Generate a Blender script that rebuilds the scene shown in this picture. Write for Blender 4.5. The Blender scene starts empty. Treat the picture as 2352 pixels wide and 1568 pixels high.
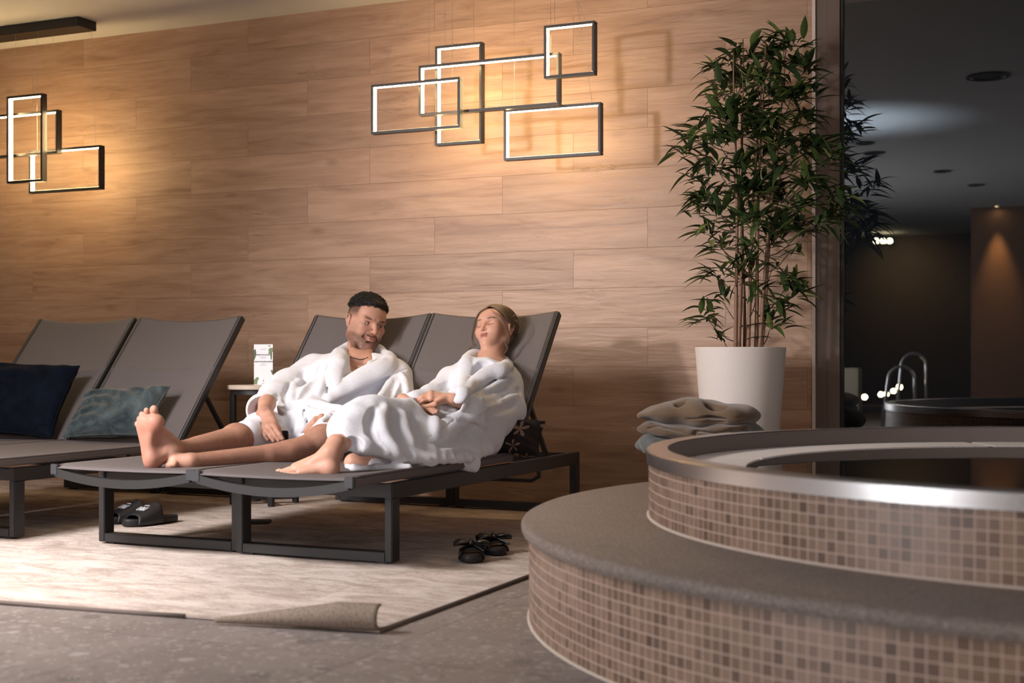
import bpy, bmesh, math, random
import numpy as np
from mathutils import Vector, Matrix
sc = bpy.context.scene
COL = sc.collection
random.seed(7); np.random.seed(7)

# ---------------------------------------------------------------- camera
FPX = 3174.0                      # focal length in pixels of the 2352 px wide frame
CAM = Vector((2.618, -6.59, 0.75))
VIEW = Vector((-0.4102, 0.9120, 0.0)); RIGHT = Vector((0.9120, 0.4102, 0.0))
cd = bpy.data.cameras.new('camera'); cam = bpy.data.objects.new('camera', cd); COL.objects.link(cam)
cam.location = CAM; cam.rotation_euler = (math.pi/2, 0, math.radians(24.21))
cd.sensor_width = 36.0; cd.lens = FPX/2352*36.0; cd.shift_y = 38.0/2352
cd.dof.use_dof = True; cd.dof.focus_distance = 6.15; cd.dof.aperture_fstop = 2.8
cd.clip_start = 0.05; cd.clip_end = 100
sc.camera = cam

# ---------------------------------------------------------------- world, exposure, large lights
w = bpy.data.worlds.new('night'); sc.world = w; w.use_nodes = True
w.node_tree.nodes['Background'].inputs[0].default_value = (0.010, 0.012, 0.016, 1)
w.node_tree.nodes['Background'].inputs[1].default_value = 0.4
vs = sc.view_settings
vs.view_transform = 'Standard'; vs.look = 'None'; vs.gamma = 1.0; vs.use_curve_mapping = False
vs.exposure = 0.0

def area(name, loc, target, size, power, color, spread=180, size_y=None):
    d = bpy.data.lights.new(name, 'AREA'); d.energy = power; d.color = color; d.size = size
    if size_y: d.shape = 'RECTANGLE'; d.size_y = size_y
    d.spread = math.radians(spread)
    o = bpy.data.objects.new(name, d); COL.objects.link(o); o.location = loc
    o.rotation_euler = (Vector(target)-Vector(loc)).to_track_quat('-Z', 'Y').to_euler(); return o
def spot(name, loc, target, power, color, angle, blend=0.5, radius=0.05):
    d = bpy.data.lights.new(name, 'SPOT'); d.energy = power; d.color = color
    d.spot_size = math.radians(angle); d.spot_blend = blend; d.shadow_soft_size = radius
    o = bpy.data.objects.new(name, d); COL.objects.link(o); o.location = loc
    o.rotation_euler = (Vector(target)-Vector(loc)).to_track_quat('-Z', 'Y').to_euler(); return o
# flash bounced from the ceiling to the left of the camera: the broad key
area('bounced_key', (-1.75, -4.35, 2.66), (-1.05, -2.75, 0.0), 1.2, 168, (1.0, 0.945, 0.935), 98)
# the lamp head itself, lower and farther back
spot('lamp_head', (-2.4, -5.6, 1.95), (-0.05, 0.0, 1.15), 560, (1.0, 0.89, 0.86), 44, 1.0, 0.14)
# its spill bounced from the ceiling behind the camera
spot('ceiling_bounce', (0.30, -4.80, 1.55), (0.42, -4.90, 2.69), 330, (0.70, 0.85, 1.0), 88, 1.0, 0.06)
# added fill kept out of view, brightening the far hall's ceiling
area('hall_ceiling_fill', (-3.2, -8.6, 0.6), (0.8, -8.2, 2.7), 2.6, 300, (0.92, 0.95, 1.0), 140)
# general room light coming back from the hall behind the camera
area('hall_fill', (-3.2, -9.5, 2.4), (0.3, -1.8, 0.3), 2.6, 85, (1.0, 0.87, 0.83), 150)
area('hall_fill', (6.0, -7.5, 2.4), (1.5, -1.8, 0.3), 2.2, 95, (1.0, 0.84, 0.77), 150)

# ---------------------------------------------------------------- helpers
def at(px, py, Y):
    """world point seen at pixel (px,py) of the 2352x1568 frame on the vertical plane y = Y"""
    D = Y - CAM.y; u = (px-1176)/FPX
    dx = (u*VIEW.y*D - RIGHT.y*D)/(RIGHT.x - VIEW.x*u); z = VIEW.x*dx + VIEW.y*D
    return Vector((dx+CAM.x, Y, CAM.z+(822-py)*z/FPX))
def V(*a): return Vector(a)

def tag(o, label=None, cat=None, group=None, kind=None):
    if label: o['label'] = label
    if cat: o['category'] = cat
    if group: o['group'] = group
    if kind: o['kind'] = kind
    return o
def thing(name, label, cat, loc=(0,0,0), rz=0, group=None):
    o = bpy.data.objects.new(name, None); COL.objects.link(o); o.location = loc; o.rotation_euler = (0,0,rz)
    o.empty_display_size = 0.1
    return tag(o, label, cat, group)
def wmat(q):
    m = Matrix.LocRotScale(q.location, q.rotation_euler, q.scale)
    return wmat(q.parent) @ q.matrix_parent_inverse @ m if q.parent else m
def link(name, me, mat=None, parent=None, smooth=False, world=False):
    o = bpy.data.objects.new(name, me); COL.objects.link(o)
    if mat: me.materials.append(mat)
    if smooth: me.polygons.foreach_set('use_smooth', [True]*len(me.polygons))
    if parent:
        o.parent = parent
        if world:
            o.matrix_parent_inverse = wmat(parent).inverted()
    return o
def copy_tree(o, parent=None):
    c = o.copy(); COL.objects.link(c); c.parent = parent
    for ch in [x for x in sc.objects if x.parent == o]: copy_tree(ch, c)
    return c
class MB:
    def __init__(s): s.v = []; s.f = []
    def add(s, vs, fs):
        b = len(s.v); s.v += [tuple(v) for v in vs]; s.f += [tuple(i+b for i in f) for f in fs]; return s
    def box(s, a, b, bev=0.0, rot=None, origin=(0,0,0)):
        (x0,y0,z0),(x1,y1,z1) = a, b
        if bev <= 0:
            vs = [(x0,y0,z0),(x1,y0,z0),(x1,y1,z0),(x0,y1,z0),(x0,y0,z1),(x1,y0,z1),(x1,y1,z1),(x0,y1,z1)]
            fs = [(0,3,2,1),(4,5,6,7),(0,1,5,4),(1,2,6,5),(2,3,7,6),(3,0,4,7)]
        else:
            bm = bmesh.new(); bmesh.ops.create_cube(bm, size=1)
            bmesh.ops.scale(bm, vec=(x1-x0,y1-y0,z1-z0), verts=bm.verts)
            bmesh.ops.translate(bm, vec=((x0+x1)/2,(y0+y1)/2,(z0+z1)/2), verts=bm.verts)
            bmesh.ops.bevel(bm, geom=bm.edges[:], offset=bev, segments=2, affect='EDGES')
            bm.verts.index_update(); vs = [v.co[:] for v in bm.verts]; fs = [[v.index for v in f.verts] for f in bm.faces]; bm.free()
        if rot is not None: vs = [tuple(rot @ Vector(v) + Vector(origin)) for v in vs]
        return s.add(vs, fs)
    def bar(s, a, b, wx, wz, up=(0,0,1), bev=0.0):
        a = Vector(a); b = Vector(b); d = (b-a); L = d.length; d.normalize()
        u = Vector(up); r = d.cross(u)
        if r.length < 1e-4: r = d.cross(Vector((0,1,0)))
        r.normalize(); u = r.cross(d)
        M = Matrix((r, d, u)).transposed()
        return s.box((-wx/2,0,-wz/2),(wx/2,L,wz/2), bev, M, a)
    def tube(s, pts, rad, seg=10, cap=True, closed=False, flat=None):
        pts = [Vector(p) for p in pts]; n = len(pts)
        rs = rad if hasattr(rad, '__len__') else [rad]*n
        rings = []; prev = None
        for i, p in enumerate(pts):
            t = (pts[(i+1)%n]-pts[i-1]) if closed else (pts[min(i+1,n-1)]-pts[max(i-1,0)])
            t.normalize()
            if prev is None:
                a = Vector((0,0,1)) if abs(t.z) < .9 else Vector((1,0,0)); x = t.cross(a).normalized()
            else:
                x = prev - t*prev.dot(t); x.normalize()
            prev = x; y = t.cross(x)
            fl = flat if flat else 1.0
            rings.append([p + x*math.cos(2*math.pi*k/seg)*rs[i] + y*math.sin(2*math.pi*k/seg)*rs[i]*fl for k in range(seg)])
        vs = [v for r in rings for v in r]; fs = []
        m = n if closed else n-1
        for i in range(m):
            for k in range(seg):
                fs.append((i*seg+k, i*seg+(k+1)%seg, ((i+1)%n)*seg+(k+1)%seg, ((i+1)%n)*seg+k))
        if cap and not closed: fs += [tuple(range(seg))[::-1], tuple((n-1)*seg+k for k in range(seg))]
        return s.add(vs, fs)
    def lathe(s, prof, c=(0,0,0), seg=48, a0=0, a1=2*math.pi):
        full = abs(a1-a0-2*math.pi) < 1e-6; n = seg if full else seg+1
        vs = []; m = len(prof)
        for i in range(n):
            a = a0+(a1-a0)*i/seg
            for r, z in prof: vs.append((c[0]+r*math.cos(a), c[1]+r*math.sin(a), c[2]+z))
        fs = []
        for i in range(seg):
            j = (i+1) % n
            for k in range(m-1): fs.append((i*m+k, j*m+k, j*m+k+1, i*m+k+1))
        return s.add(vs, fs)
    def grid(s, fn, nu, nv, flip=False):
        vs = [fn(i/nu, j/nv) for i in range(nu+1) for j in range(nv+1)]
        fs = []
        for i in range(nu):
            for j in range(nv):
                q = (i*(nv+1)+j, (i+1)*(nv+1)+j, (i+1)*(nv+1)+j+1, i*(nv+1)+j+1)
                fs.append(q[::-1] if flip else q)
        return s.add(vs, fs)
    def slab(s, fn, nu, nv, t):
        """closed sheet of thickness t around fn(u,v)"""
        P = [[Vector(fn(i/nu, j/nv)) for j in range(nv+1)] for i in range(nu+1)]
        vs = []
        for sg in (.5, -.5):
            for i in range(nu+1):
                for j in range(nv+1):
                    du = P[min(i+1,nu)][j]-P[max(i-1,0)][j]; dv = P[i][min(j+1,nv)]-P[i][max(j-1,0)]
                    n = du.cross(dv); n.normalize(); vs.append(P[i][j]+n*t*sg)
        N = (nu+1)*(nv+1); fs = []; I = lambda i,j: i*(nv+1)+j
        for i in range(nu):
            for j in range(nv):
                fs.append((I(i,j),I(i+1,j),I(i+1,j+1),I(i,j+1))); fs.append(tuple(N+k for k in (I(i,j+1),I(i+1,j+1),I(i+1,j),I(i,j))))
        for i in range(nu): fs += [(I(i,0),N+I(i,0),N+I(i+1,0),I(i+1,0)), (I(i+1,nv),N+I(i+1,nv),N+I(i,nv),I(i,nv))]
        for j in range(nv): fs += [(I(0,j+1),N+I(0,j+1),N+I(0,j),I(0,j)), (I(nu,j),N+I(nu,j),N+I(nu,j+1),I(nu,j+1))]
        return s.add(vs, fs)
    def build(s, name, mat=None, parent=None, smooth=False, world=False, auto=None):
        me = bpy.data.meshes.new(name); me.from_pydata(s.v, [], s.f); me.update()
        if auto is not None:
            me.polygons.foreach_set('use_smooth', [True]*len(me.polygons)); me.set_sharp_from_angle(angle=math.radians(auto))
        return link(name, me, mat, parent, smooth, world)
def text_mesh(name, body, size, mat, parent, M, depth=0.0004, align='CENTER', bold=0.0, xs=1.0):
    c = bpy.data.curves.new(name, 'FONT'); c.body = body; c.size = size; c.extrude = depth; c.align_x = align; c.align_y = 'CENTER'
    c.offset = bold; c.resolution_u = 2
    t = bpy.data.objects.new(name, c); COL.objects.link(t)
    dg = bpy.context.evaluated_depsgraph_get(); me = bpy.data.meshes.new_from_object(t.evaluated_get(dg))
    bpy.data.objects.remove(t); bpy.data.curves.remove(c)
    me.name = name; me.transform(Matrix.Diagonal((xs,1,1,1))); me.transform(M); return link(name, me, mat, parent)

# ---------------------------------------------------------------- material helpers
class NT:
    def __init__(s, name):
        s.m = bpy.data.materials.new(name); s.m.use_nodes = True; s.t = s.m.node_tree; s.n = s.t.nodes; s.l = s.t.links
        s.b = s.n['Principled BSDF']; s.out = s.n['Material Output']
    def node(s, kind, **kw):
        x = s.n.new(kind)
        for k, v in kw.items():
            if k.startswith('i_'): s.set(x, k[2:], v)
            else: setattr(x, k, v)
        return x
    def set(s, x, key, v):
        key = int(key) if isinstance(key, str) and key.isdigit() else key
        if isinstance(v, bpy.types.NodeSocket): s.l.new(v, x.inputs[key])
        else: x.inputs[key].default_value = v
    def math(s, op, a, b=0.0, c=None, clamp=False):
        x = s.n.new('ShaderNodeMath'); x.operation = op; x.use_clamp = clamp
        s.set(x, 0, a); s.set(x, 1, b)
        if c is not None: s.set(x, 2, c)
        return x.outputs[0]
    def coord(s, kind='Object'): return s.n.new('ShaderNodeTexCoord').outputs[kind]
    def sep(s, v):
        x = s.n.new('ShaderNodeSeparateXYZ'); s.l.new(v, x.inputs[0]); return x.outputs
    def comb(s, a, b, c):
        x = s.n.new('ShaderNodeCombineXYZ'); [s.set(x, i, q) for i, q in enumerate((a,b,c))]; return x.outputs[0]
    def scale(s, v, sc3):
        x = s.n.new('ShaderNodeMapping'); s.l.new(v, x.inputs[0]); x.inputs['Scale'].default_value = sc3; return x.outputs[0]
    def noise(s, v, scale, detail=2, rough=.5, dist=0.0, out='Fac'):
        x = s.n.new('ShaderNodeTexNoise'); s.l.new(v, x.inputs['Vector']); x.inputs['Scale'].default_value = scale
        x.inputs['Detail'].default_value = detail; x.inputs['Roughness'].default_value = rough; x.inputs['Distortion'].default_value = dist
        return x.outputs[out]
    def white(s, v, out='Value'):
        x = s.n.new('ShaderNodeTexWhiteNoise'); s.l.new(v, x.inputs['Vector']); return x.outputs[out]
    def ramp(s, fac, stops, mode='LINEAR'):
        x = s.n.new('ShaderNodeValToRGB'); s.set(x, 0, fac); cr = x.color_ramp; cr.interpolation = mode
        while len(cr.elements) < len(stops): cr.elements.new(0.5)
        for e, (p, c) in zip(cr.elements, stops):
            e.position = p; e.color = (*c, 1) if hasattr(c, '__len__') else (c, c, c, 1)
        return x.outputs[0]
    def mix(s, fac, a, b, mode='MIX'):
        x = s.n.new('ShaderNodeMix'); x.data_type = 'RGBA'; x.blend_type = mode; s.set(x, 0, fac)
        for k, q in ((6, a), (7, b)):
            s.set(x, k, (*q, 1) if isinstance(q, tuple) and len(q) == 3 else q)
        return x.outputs[2]
    def bump(s, h, strength=.3, dist=.01, normal=None):
        x = s.n.new('ShaderNodeBump'); s.set(x, 'Height', h); x.inputs['Strength'].default_value = strength; x.inputs['Distance'].default_value = dist
        if normal: s.l.new(normal, x.inputs['Normal'])
        return x.outputs[0]
    def fin(s, color=None, rough=None, bump=None, metal=None, spec=None, **kw):
        b = s.b
        if color is not None: s.set(b, 'Base Color', (*color, 1) if isinstance(color, tuple) and len(color) == 3 else color)
        if rough is not None: s.set(b, 'Roughness', rough)
        if bump is not None: s.l.new(bump, b.inputs['Normal'])
        if metal is not None: s.set(b, 'Metallic', metal)
        if spec is not None: s.set(b, 'Specular IOR Level', spec)
        for k, v in kw.items(): s.set(b, k.replace('_', ' '), v)
        return s.m
def simple(name, color, rough=.5, metal=0.0, spec=.5, grain=0.0, gs=200, **kw):
    t = NT(name); v = t.coord()
    c = t.mix(t.noise(v, gs, 2), tuple(x*(1-.12) for x in color), tuple(min(1, x*1.12) for x in color))
    return t.fin(c, rough, t.bump(t.noise(v, gs*1.7, 2), grain, .002) if grain else None, metal, spec, **kw)
# ================================================================ SETTING
def wood_wall_mat():
    t = NT('wood_plank_tiles'); p = t.sep(t.coord()); X, Z = p[0], p[2]
    H, L = .2, 1.2
    r = t.math('DIVIDE', t.math('SUBTRACT', Z, .704), H); k = t.math('FLOOR', r)
    k1 = t.math('ADD', k, 1.0)
    xs = t.math('SUBTRACT', X, t.math('MULTIPLY', k1, .4)); c = t.math('DIVIDE', xs, L); ci = t.math('FLOOR', c)
    fz = t.math('SUBTRACT', r, k); fx = t.math('SUBTRACT', c, ci)
    cell = t.comb(ci, k, 0.0); rnd = t.white(cell); rc = t.sep(t.white(cell, 'Color'))
    gv = t.comb(t.math('ADD', X, t.math('MULTIPLY', rnd, 37.0)), t.math('MULTIPLY', rc[1], 11.0), t.math('MULTIPLY', Z, 9.0))
    g1 = t.noise(gv, 1.6, 6, .62, 0.9)
    gv2 = t.comb(t.math('ADD', X, t.math('MULTIPLY', rnd, 91.0)), 0.0, t.math('MULTIPLY', Z, 26.0))
    g2 = t.noise(gv2, 3.2, 5, .65, .4)
    base = t.ramp(g1, [(.22, (.225, .125, .078)), (.42, (.37, .228, .150)), (.58, (.435, .280, .192)), (.8, (.50, .335, .238))])
    base = t.mix(t.math('MULTIPLY', t.ramp(g2, [(.3, 1.0), (.55, 0.0)]), .20), base, (.20, .115, .07))
    # dark cracks and knots
    cr = t.noise(t.comb(t.math('ADD', X, t.math('MULTIPLY', rnd, 13.0)), rc[0], t.math('MULTIPLY', Z, 16.0)), 1.9, 3, .55, 1.3)
    crk = t.ramp(t.math('ABSOLUTE', t.math('SUBTRACT', cr, .5)), [(0.0, 1.0), (.012, 0.0)])
    msk = t.ramp(t.noise(t.comb(X, 3.0, t.math('MULTIPLY', Z, 3.0)), 2.3, 2), [(.55, 0.0), (.66, 1.0)])
    base = t.mix(t.math('MULTIPLY', t.math('MULTIPLY', crk, msk), .65), base, (.11, .065, .045))
    vo = t.node('ShaderNodeTexVoronoi'); t.l.new(t.comb(t.math('MULTIPLY', X, 1.3), rc[2], t.math('MULTIPLY', Z, 3.2)), vo.inputs['Vector']); vo.inputs['Scale'].default_value = 1.6
    kn = t.ramp(t.math('ADD', vo.outputs['Distance'], t.math('MULTIPLY', g2, .10)), [(0.04, 1.0), (.17, 0.0)])
    base = t.mix(t.math('MULTIPLY', kn, .6), base, (.15, .09, .06))
    base = t.mix(1.0, base, t.ramp(rnd, [(0, .90), (1, 1.07)]), 'MULTIPLY')
    ez = t.math('MULTIPLY', t.math('MINIMUM', fz, t.math('SUBTRACT', 1.0, fz)), H)
    ex = t.math('MULTIPLY', t.math('MINIMUM', fx, t.math('SUBTRACT', 1.0, fx)), L)
    e = t.math('MINIMUM', ez, ex); joint = t.ramp(t.math('MULTIPLY', e, 100.0), [(.09, 1.0), (.16, 0.0)])
    base = t.mix(t.math('MULTIPLY', joint, .6), base, (.19, .11, .075))
    und = t.noise(t.comb(t.math('ADD', X, t.math('MULTIPLY', rnd, 17.0)), rc[1], t.math('MULTIPLY', Z, 8.0)), 2.6, 2, .5, .8)
    h = t.math('ADD', t.math('MULTIPLY', und, 1.0), t.math('MULTIPLY', g2, .12))
    b = t.bump(h, .30, .012); b = t.bump(t.math('MULTIPLY', joint, -1.0), .5, .003, b)
    return t.fin(base, t.ramp(g2, [(.3, .40), (.7, .48)]), b, spec=.45)
WOOD = wood_wall_mat()
def floor_mat():
    t = NT('stone_floor_tiles'); v = t.coord(); p = t.sep(v)
    fx = t.math('FRACT', t.math('DIVIDE', t.math('SUBTRACT', p[0], .257), .6)); fy = t.math('FRACT', t.math('DIVIDE', t.math('ADD', p[1], 3.59), 1.2))
    ex = t.math('MULTIPLY', t.math('MINIMUM', fx, t.math('SUBTRACT', 1.0, fx)), .6); ey = t.math('MULTIPLY', t.math('MINIMUM', fy, t.math('SUBTRACT', 1.0, fy)), 1.2)
    j = t.ramp(t.math('MULTIPLY', t.math('MINIMUM', ex, ey), 100.0), [(.10, 1.0), (.2, 0.0)])
    big = t.noise(v, 3.5, 5, .65); base = t.ramp(big, [(.3, (.145, .118, .106)), (.7, (.235, .198, .180))])
    def chips(sc_, th, colr, a, seed):
        nonlocal base
        vo = t.node('ShaderNodeTexVoronoi'); mp = t.node('ShaderNodeMapping'); t.l.new(v, mp.inputs[0]); mp.inputs['Location'].default_value = (seed, seed*2, 0)
        nz = t.node('ShaderNodeTexNoise'); t.l.new(v, nz.inputs['Vector']); nz.inputs['Scale'].default_value = sc_*1.3
        ad = t.node('ShaderNodeVectorMath', operation='MULTIPLY_ADD'); t.l.new(nz.outputs['Color'], ad.inputs[0]); ad.inputs[1].default_value = (.5/sc_,)*3; t.l.new(mp.outputs[0], ad.inputs[2])
        t.l.new(ad.outputs[0], vo.inputs['Vector']); vo.inputs['Scale'].default_value = sc_
        cs = t.sep(vo.outputs['Color']); d = t.math('SUBTRACT', t.math('MULTIPLY', cs[0], th), vo.outputs['Distance'])
        m = t.ramp(t.math('MULTIPLY', d, 12.0), [(0, 0.0), (.4, 1.0)]); m = t.math('MULTIPLY', m, t.math('GREATER_THAN', cs[1], .55))
        base = t.mix(t.math('MULTIPLY', m, a), base, colr)
    chips(14, .34, (.36, .325, .30), .75, 1.3); chips(26, .5, (.31, .27, .25), .8, 4.1); chips(8, .36, (.085, .078, .078), .7, 7.7); chips(60, .5, (.38, .34, .32), .75, 2.9); chips(38, .5, (.11, .095, .09), .7, 6.2)
    fine = t.noise(v, 160, 3, .7); base = t.mix(.25, base, t.ramp(fine, [(.3, (.12, .10, .09)), (.7, (.29, .25, .23))]))
    base = t.mix(t.math('MULTIPLY', j, .75), base, (.06, .05, .045))
    b = t.bump(t.math('SUBTRACT', t.math('MULTIPLY', fine, .15), j), .5, .003)
    return t.fin(base, .55, b, spec=.3)
MB().box((-9,-16,-.1),(9,0.0,0)).build('floor', floor_mat())['kind'] = 'structure'
MB().box((-9,0,0),(1.224,.15,3.0)).build('wall_back', WOOD)['kind'] = 'structure'
plaster = simple('white_plaster', (.62,.60,.57), .85, grain=.05)
greyc = simple('grey_acoustic_plaster', (.36,.36,.36), .9, grain=.1)
MB().box((-9,-1.0,2.685),(9,0,2.95)).build('ceiling', plaster)['kind'] = 'structure'
MB().box((-9,-16,2.70),(9,-1.0,2.95)).build('ceiling', greyc)['kind'] = 'structure'
darkwood = simple('dark_wall_cladding', (.035,.025,.017), .7)
MB().box((-9,-16.15,0),(9,-16,2.95)).build('wall_front', darkwood)['kind'] = 'structure'
MB().box((-9.15,-16,0),(-9,0,2.95)).build('wall_left', plaster)['kind'] = 'structure'
MB().box((9,-16,0),(9.15,0,2.95)).build('wall_right', plaster)['kind'] = 'structure'
# trim strip and brown frame reveal beside the window
MB().box((1.224,-.012,0),(1.240,.1,2.7), .001).build('trim_1', simple('pale_metal_trim', (.62,.53,.49), .45, spec=.5))['kind'] = 'structure'
brown = simple('brown_window_frame', (.135,.092,.070), .5, grain=.1)
MB().box((1.240,.0,0),(1.296,.14,2.7), .001).build('trim_2', brown)['kind'] = 'structure'
win = bpy.data.objects.new('window_1', None); COL.objects.link(win); win['kind'] = 'structure'
m = MB(); m.box((1.296,-.004,0),(1.353,.12,2.7),.001); m.box((8.9,-.004,0),(9.0,.12,2.7)); m.box((1.353,-.004,2.62),(8.9,.12,2.7)); m.box((1.353,-.004,0),(8.9,.12,.09))
m.build('window_frame', brown, win)
gk = simple('black_rubber_gasket', (.006,.006,.006), .6)
m = MB(); m.box((1.353,.004,.09),(1.368,.06,2.62)); m.box((1.353,.004,.09),(8.9,.06,.102)); m.box((1.353,.004,2.60),(8.9,.06,2.62)); m.build('gasket', gk, win)
t = NT('dark_window_glass')
gl = t.node('ShaderNodeBsdfGlossy'); gl.inputs['Roughness'].default_value = .0; gl.inputs['Color'].default_value = (1,1,1,1)
tr = t.node('ShaderNodeBsdfTransparent'); tr.inputs['Color'].default_value = (.75,.78,.76,1)
fr = t.node('ShaderNodeFresnel'); fr.inputs['IOR'].default_value = 2.5
mx = t.node('ShaderNodeMixShader'); t.l.new(fr.outputs[0], mx.inputs[0]); t.l.new(tr.outputs[0], mx.inputs[1]); t.l.new(gl.outputs[0], mx.inputs[2]); t.l.new(mx.outputs[0], t.out.inputs[0])
MB().add([(1.36,.02,.09),(8.9,.02,.09),(8.9,.02,2.62),(1.36,.02,2.62)], [(0,1,2,3)]).build('pane', t.m, win)
# the night outside
MB().box((-2,.2,-.12),(14,14,-.02)).build('ground', simple('night_ground', (.02,.022,.015), .9))['kind'] = 'structure'

# ---------------------------------------------------------------- hall behind the camera (seen mirrored in the glass)
colm = simple('column_wood_cladding', (.16,.085,.045), .6)
c0 = thing('column', 'dark wooden column with a warm downlight at its top, mirrored in the window', 'column', (1.02,-12.55,0))
MB().box((-.33,-.33,0),(.33,.33,2.70),.004).build('shaft', colm, c0)
def lampmat(name, colr, s):
    t = NT(name); e = t.node('ShaderNodeEmission'); e.inputs[0].default_value = (*colr,1); e.inputs[1].default_value = s
    t.l.new(e.outputs[0], t.out.inputs[0]); return t.m
warm = lampmat('warm_lamp_lens', (1,.72,.38), 60)
blackm = simple('black_lamp_metal', (.012,.011,.011), .45)
def downlight(x, y, r, lit, label):
    o = thing('downlight', label, 'ceiling light', (x,y,2.70))
    MB().lathe([(r*1.0,0),(r*1.0,-.012),(r*.8,-.012),(r*.78,-.002),(0,-.002)], seg=24).build('rim', blackm, o, auto=40)
    if lit: MB().lathe([(r*.72,-.004),(0,-.004)], seg=20).build('lens', warm, o)
    return o
for (x, y, r, l) in [(1.70,-3.43,.145,'large dark round ceiling fitting mirrored at upper right of the window'), (0.40,-6.10,.085,'dark round ceiling fitting mirrored beside the plant in the window'),
        (.37,-6.75,.10,'dark round ceiling fitting mirrored in the middle of the window'), (2.05,-5.2,.12,'dark round ceiling fitting mirrored at the right edge of the window'),
        (.80,-8.35,.09,'dark round ceiling fitting mirrored below the middle one'), (1.0,-9.7,.09,'farthest dark round ceiling fitting mirrored in the window')]:
    downlight(x, y, r, False, l)
downlight(1.02,-12.1,.06,True,'lit warm downlight in front of the mirrored wooden column')
spot('column_downlight', (1.02,-12.08,2.66), (1.02,-12.22,0), 420, (1,.60,.25), 42, 1.0, .03)
def mirrored(px, py, z):
    q = CAM + (VIEW + RIGHT*((px-1176)/FPX) + Vector((0,0,(822-py)/FPX)))*z; q.y = -q.y; return q
glow = lampmat('small_lamp_globe', (1,.86,.50), 45)
def globe(q, r, name, label, cat, group=None):
    o = thing(name, label, cat, q, 0, group)
    MB().lathe([(0,-r),(r*.7,-r*.7),(r,0),(r*.7,r*.7),(0,r)], seg=16).build('lamp_globe', glow, o, smooth=True)
    MB().lathe([(0,-r*1.3),(r*.8,-r*1.2),(r*.8,-r*.8),(0,-r*.8)], seg=14).build('lamp_base', blackm, o, smooth=False)
for px, py, z, r, l in [(1985,912,15.5,.034,'leftmost low glowing lamp mirrored in the window, beside the pale plinth'), (2022,906,15.2,.031,'low glowing lamp mirrored in the window, left of the pair above the pool rim'),
        (2035,905,15.2,.031,'low glowing lamp mirrored in the window, right of the pair above the pool rim'), (2051,898,15.6,.031,'low glowing lamp mirrored in the window, middle of the row under the handrails'),
        (2065,889,16,.038,'low glowing lamp mirrored in the window, rightmost and brightest of the row under the handrails')]:
    globe(mirrored(px,py,z), r, 'lamp', l, 'lamp')
for px, l in [(2012,'leftmost of the three small wall lamps mirrored in the window'), (2028,'middle of the three small wall lamps mirrored in the window'), (2043,'rightmost of the three small wall lamps mirrored in the window')]:
    globe(mirrored(px,553,21.5), .045, 'wall_lamp', l, 'lamp')
for px, l in [(2334,'left of the two small wall lamps mirrored at the right edge of the window'), (2347,'right of the two small wall lamps mirrored at the right edge of the window')]:
    globe(mirrored(px,528,21.5), .045, 'wall_lamp', l, 'lamp')
q = mirrored(2050,560,21.3); spot('wall_lamp_light', (q.x,q.y+.5,q.z), (q.x+.2,-16,1.6), 150, (1,.66,.32), 110, 1, .05)
q = mirrored(2345,535,21.3); spot('wall_lamp_light', (q.x,q.y+.5,q.z), (q.x,-16,1.6), 60, (1,.66,.32), 110, 1, .05)
q = mirrored(1950,845,17); o = thing('plinth', 'pale rectangular plinth mirrored low in the left of the window', 'plinth', (q.x,q.y,0))
MB().box((-.13,-.13,0),(.13,.13,q.z),.004).build('block', simple('pale_stone_block', (.40,.36,.27), .7), o)
steel_rail = simple('brushed_steel_rail', (.55,.56,.58), .25, 1.0)
for px, py, z, h, l in [(2070,842,14.5,.85,'nearer bent steel handrail arch mirrored in the window'), (2098,812,15.5,.95,'farther and taller bent steel handrail arch mirrored in the window')]:
    q = mirrored(px,py,z); o = thing('handrail', l, 'handrail', (q.x,q.y,0), math.radians(-24))
    R_ = .14; top = q.z; pts = [(-R_-.07,0,0)]+[(-R_*math.cos(a)-.0, 0, top-R_+R_*math.sin(a)) for a in np.linspace(0,math.pi,14)]+[(R_,0,0)]
    MB().tube(pts, .018, 12).build('rail', steel_rail, o, smooth=True)
# warm shrubs far outside, barely lit
def leafball(name, loc, r, n, mat, label, seed):
    rnd = random.Random(seed); o = thing(name, label, 'shrub', loc); mb = MB()
    for i in range(n):
        a = rnd.uniform(0,6.28); zz = rnd.uniform(0,1); rr = r*math.sqrt(rnd.random())*math.sin(math.pi*(.25+.7*zz)); c = Vector((rr*math.cos(a), rr*math.sin(a), .1+zz*r*2.2))
        d = Vector((rnd.uniform(-1,1),rnd.uniform(-1,1),rnd.uniform(-.3,1))).normalized(); s_ = d.cross(Vector((0,0,1))).normalized()*.016; L = rnd.uniform(.07,.13)
        mb.add([c, c+d*L*.5+s_, c+d*L, c+d*L*.5-s_], [(0,1,2,3)])
    mb.build('leaves', mat, o); MB().tube([(0,0,-.02),(0,0,r*1.8)], .02, 8).build('stem', simple('shrub_stem', (.05,.035,.02), .8), o)
sh = simple('night_shrub_leaf', (.07,.10,.02), .6)
leafball('shrub', (3.55,3.6,0), .75, 900, sh, 'dim green shrub outside behind the window, near its left edge', 3)
leafball('shrub', (4.9,4.2,0), .6, 700, sh, 'dim green shrub outside behind the middle of the window', 4)
spot('shrub_fill', (4.1,2.4,.1), (4.0,4.0,1.1), 14, (1,.85,.45), 100, .9, .05)  # added lamp, put in so the shrubs show faintly in the dark
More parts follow.
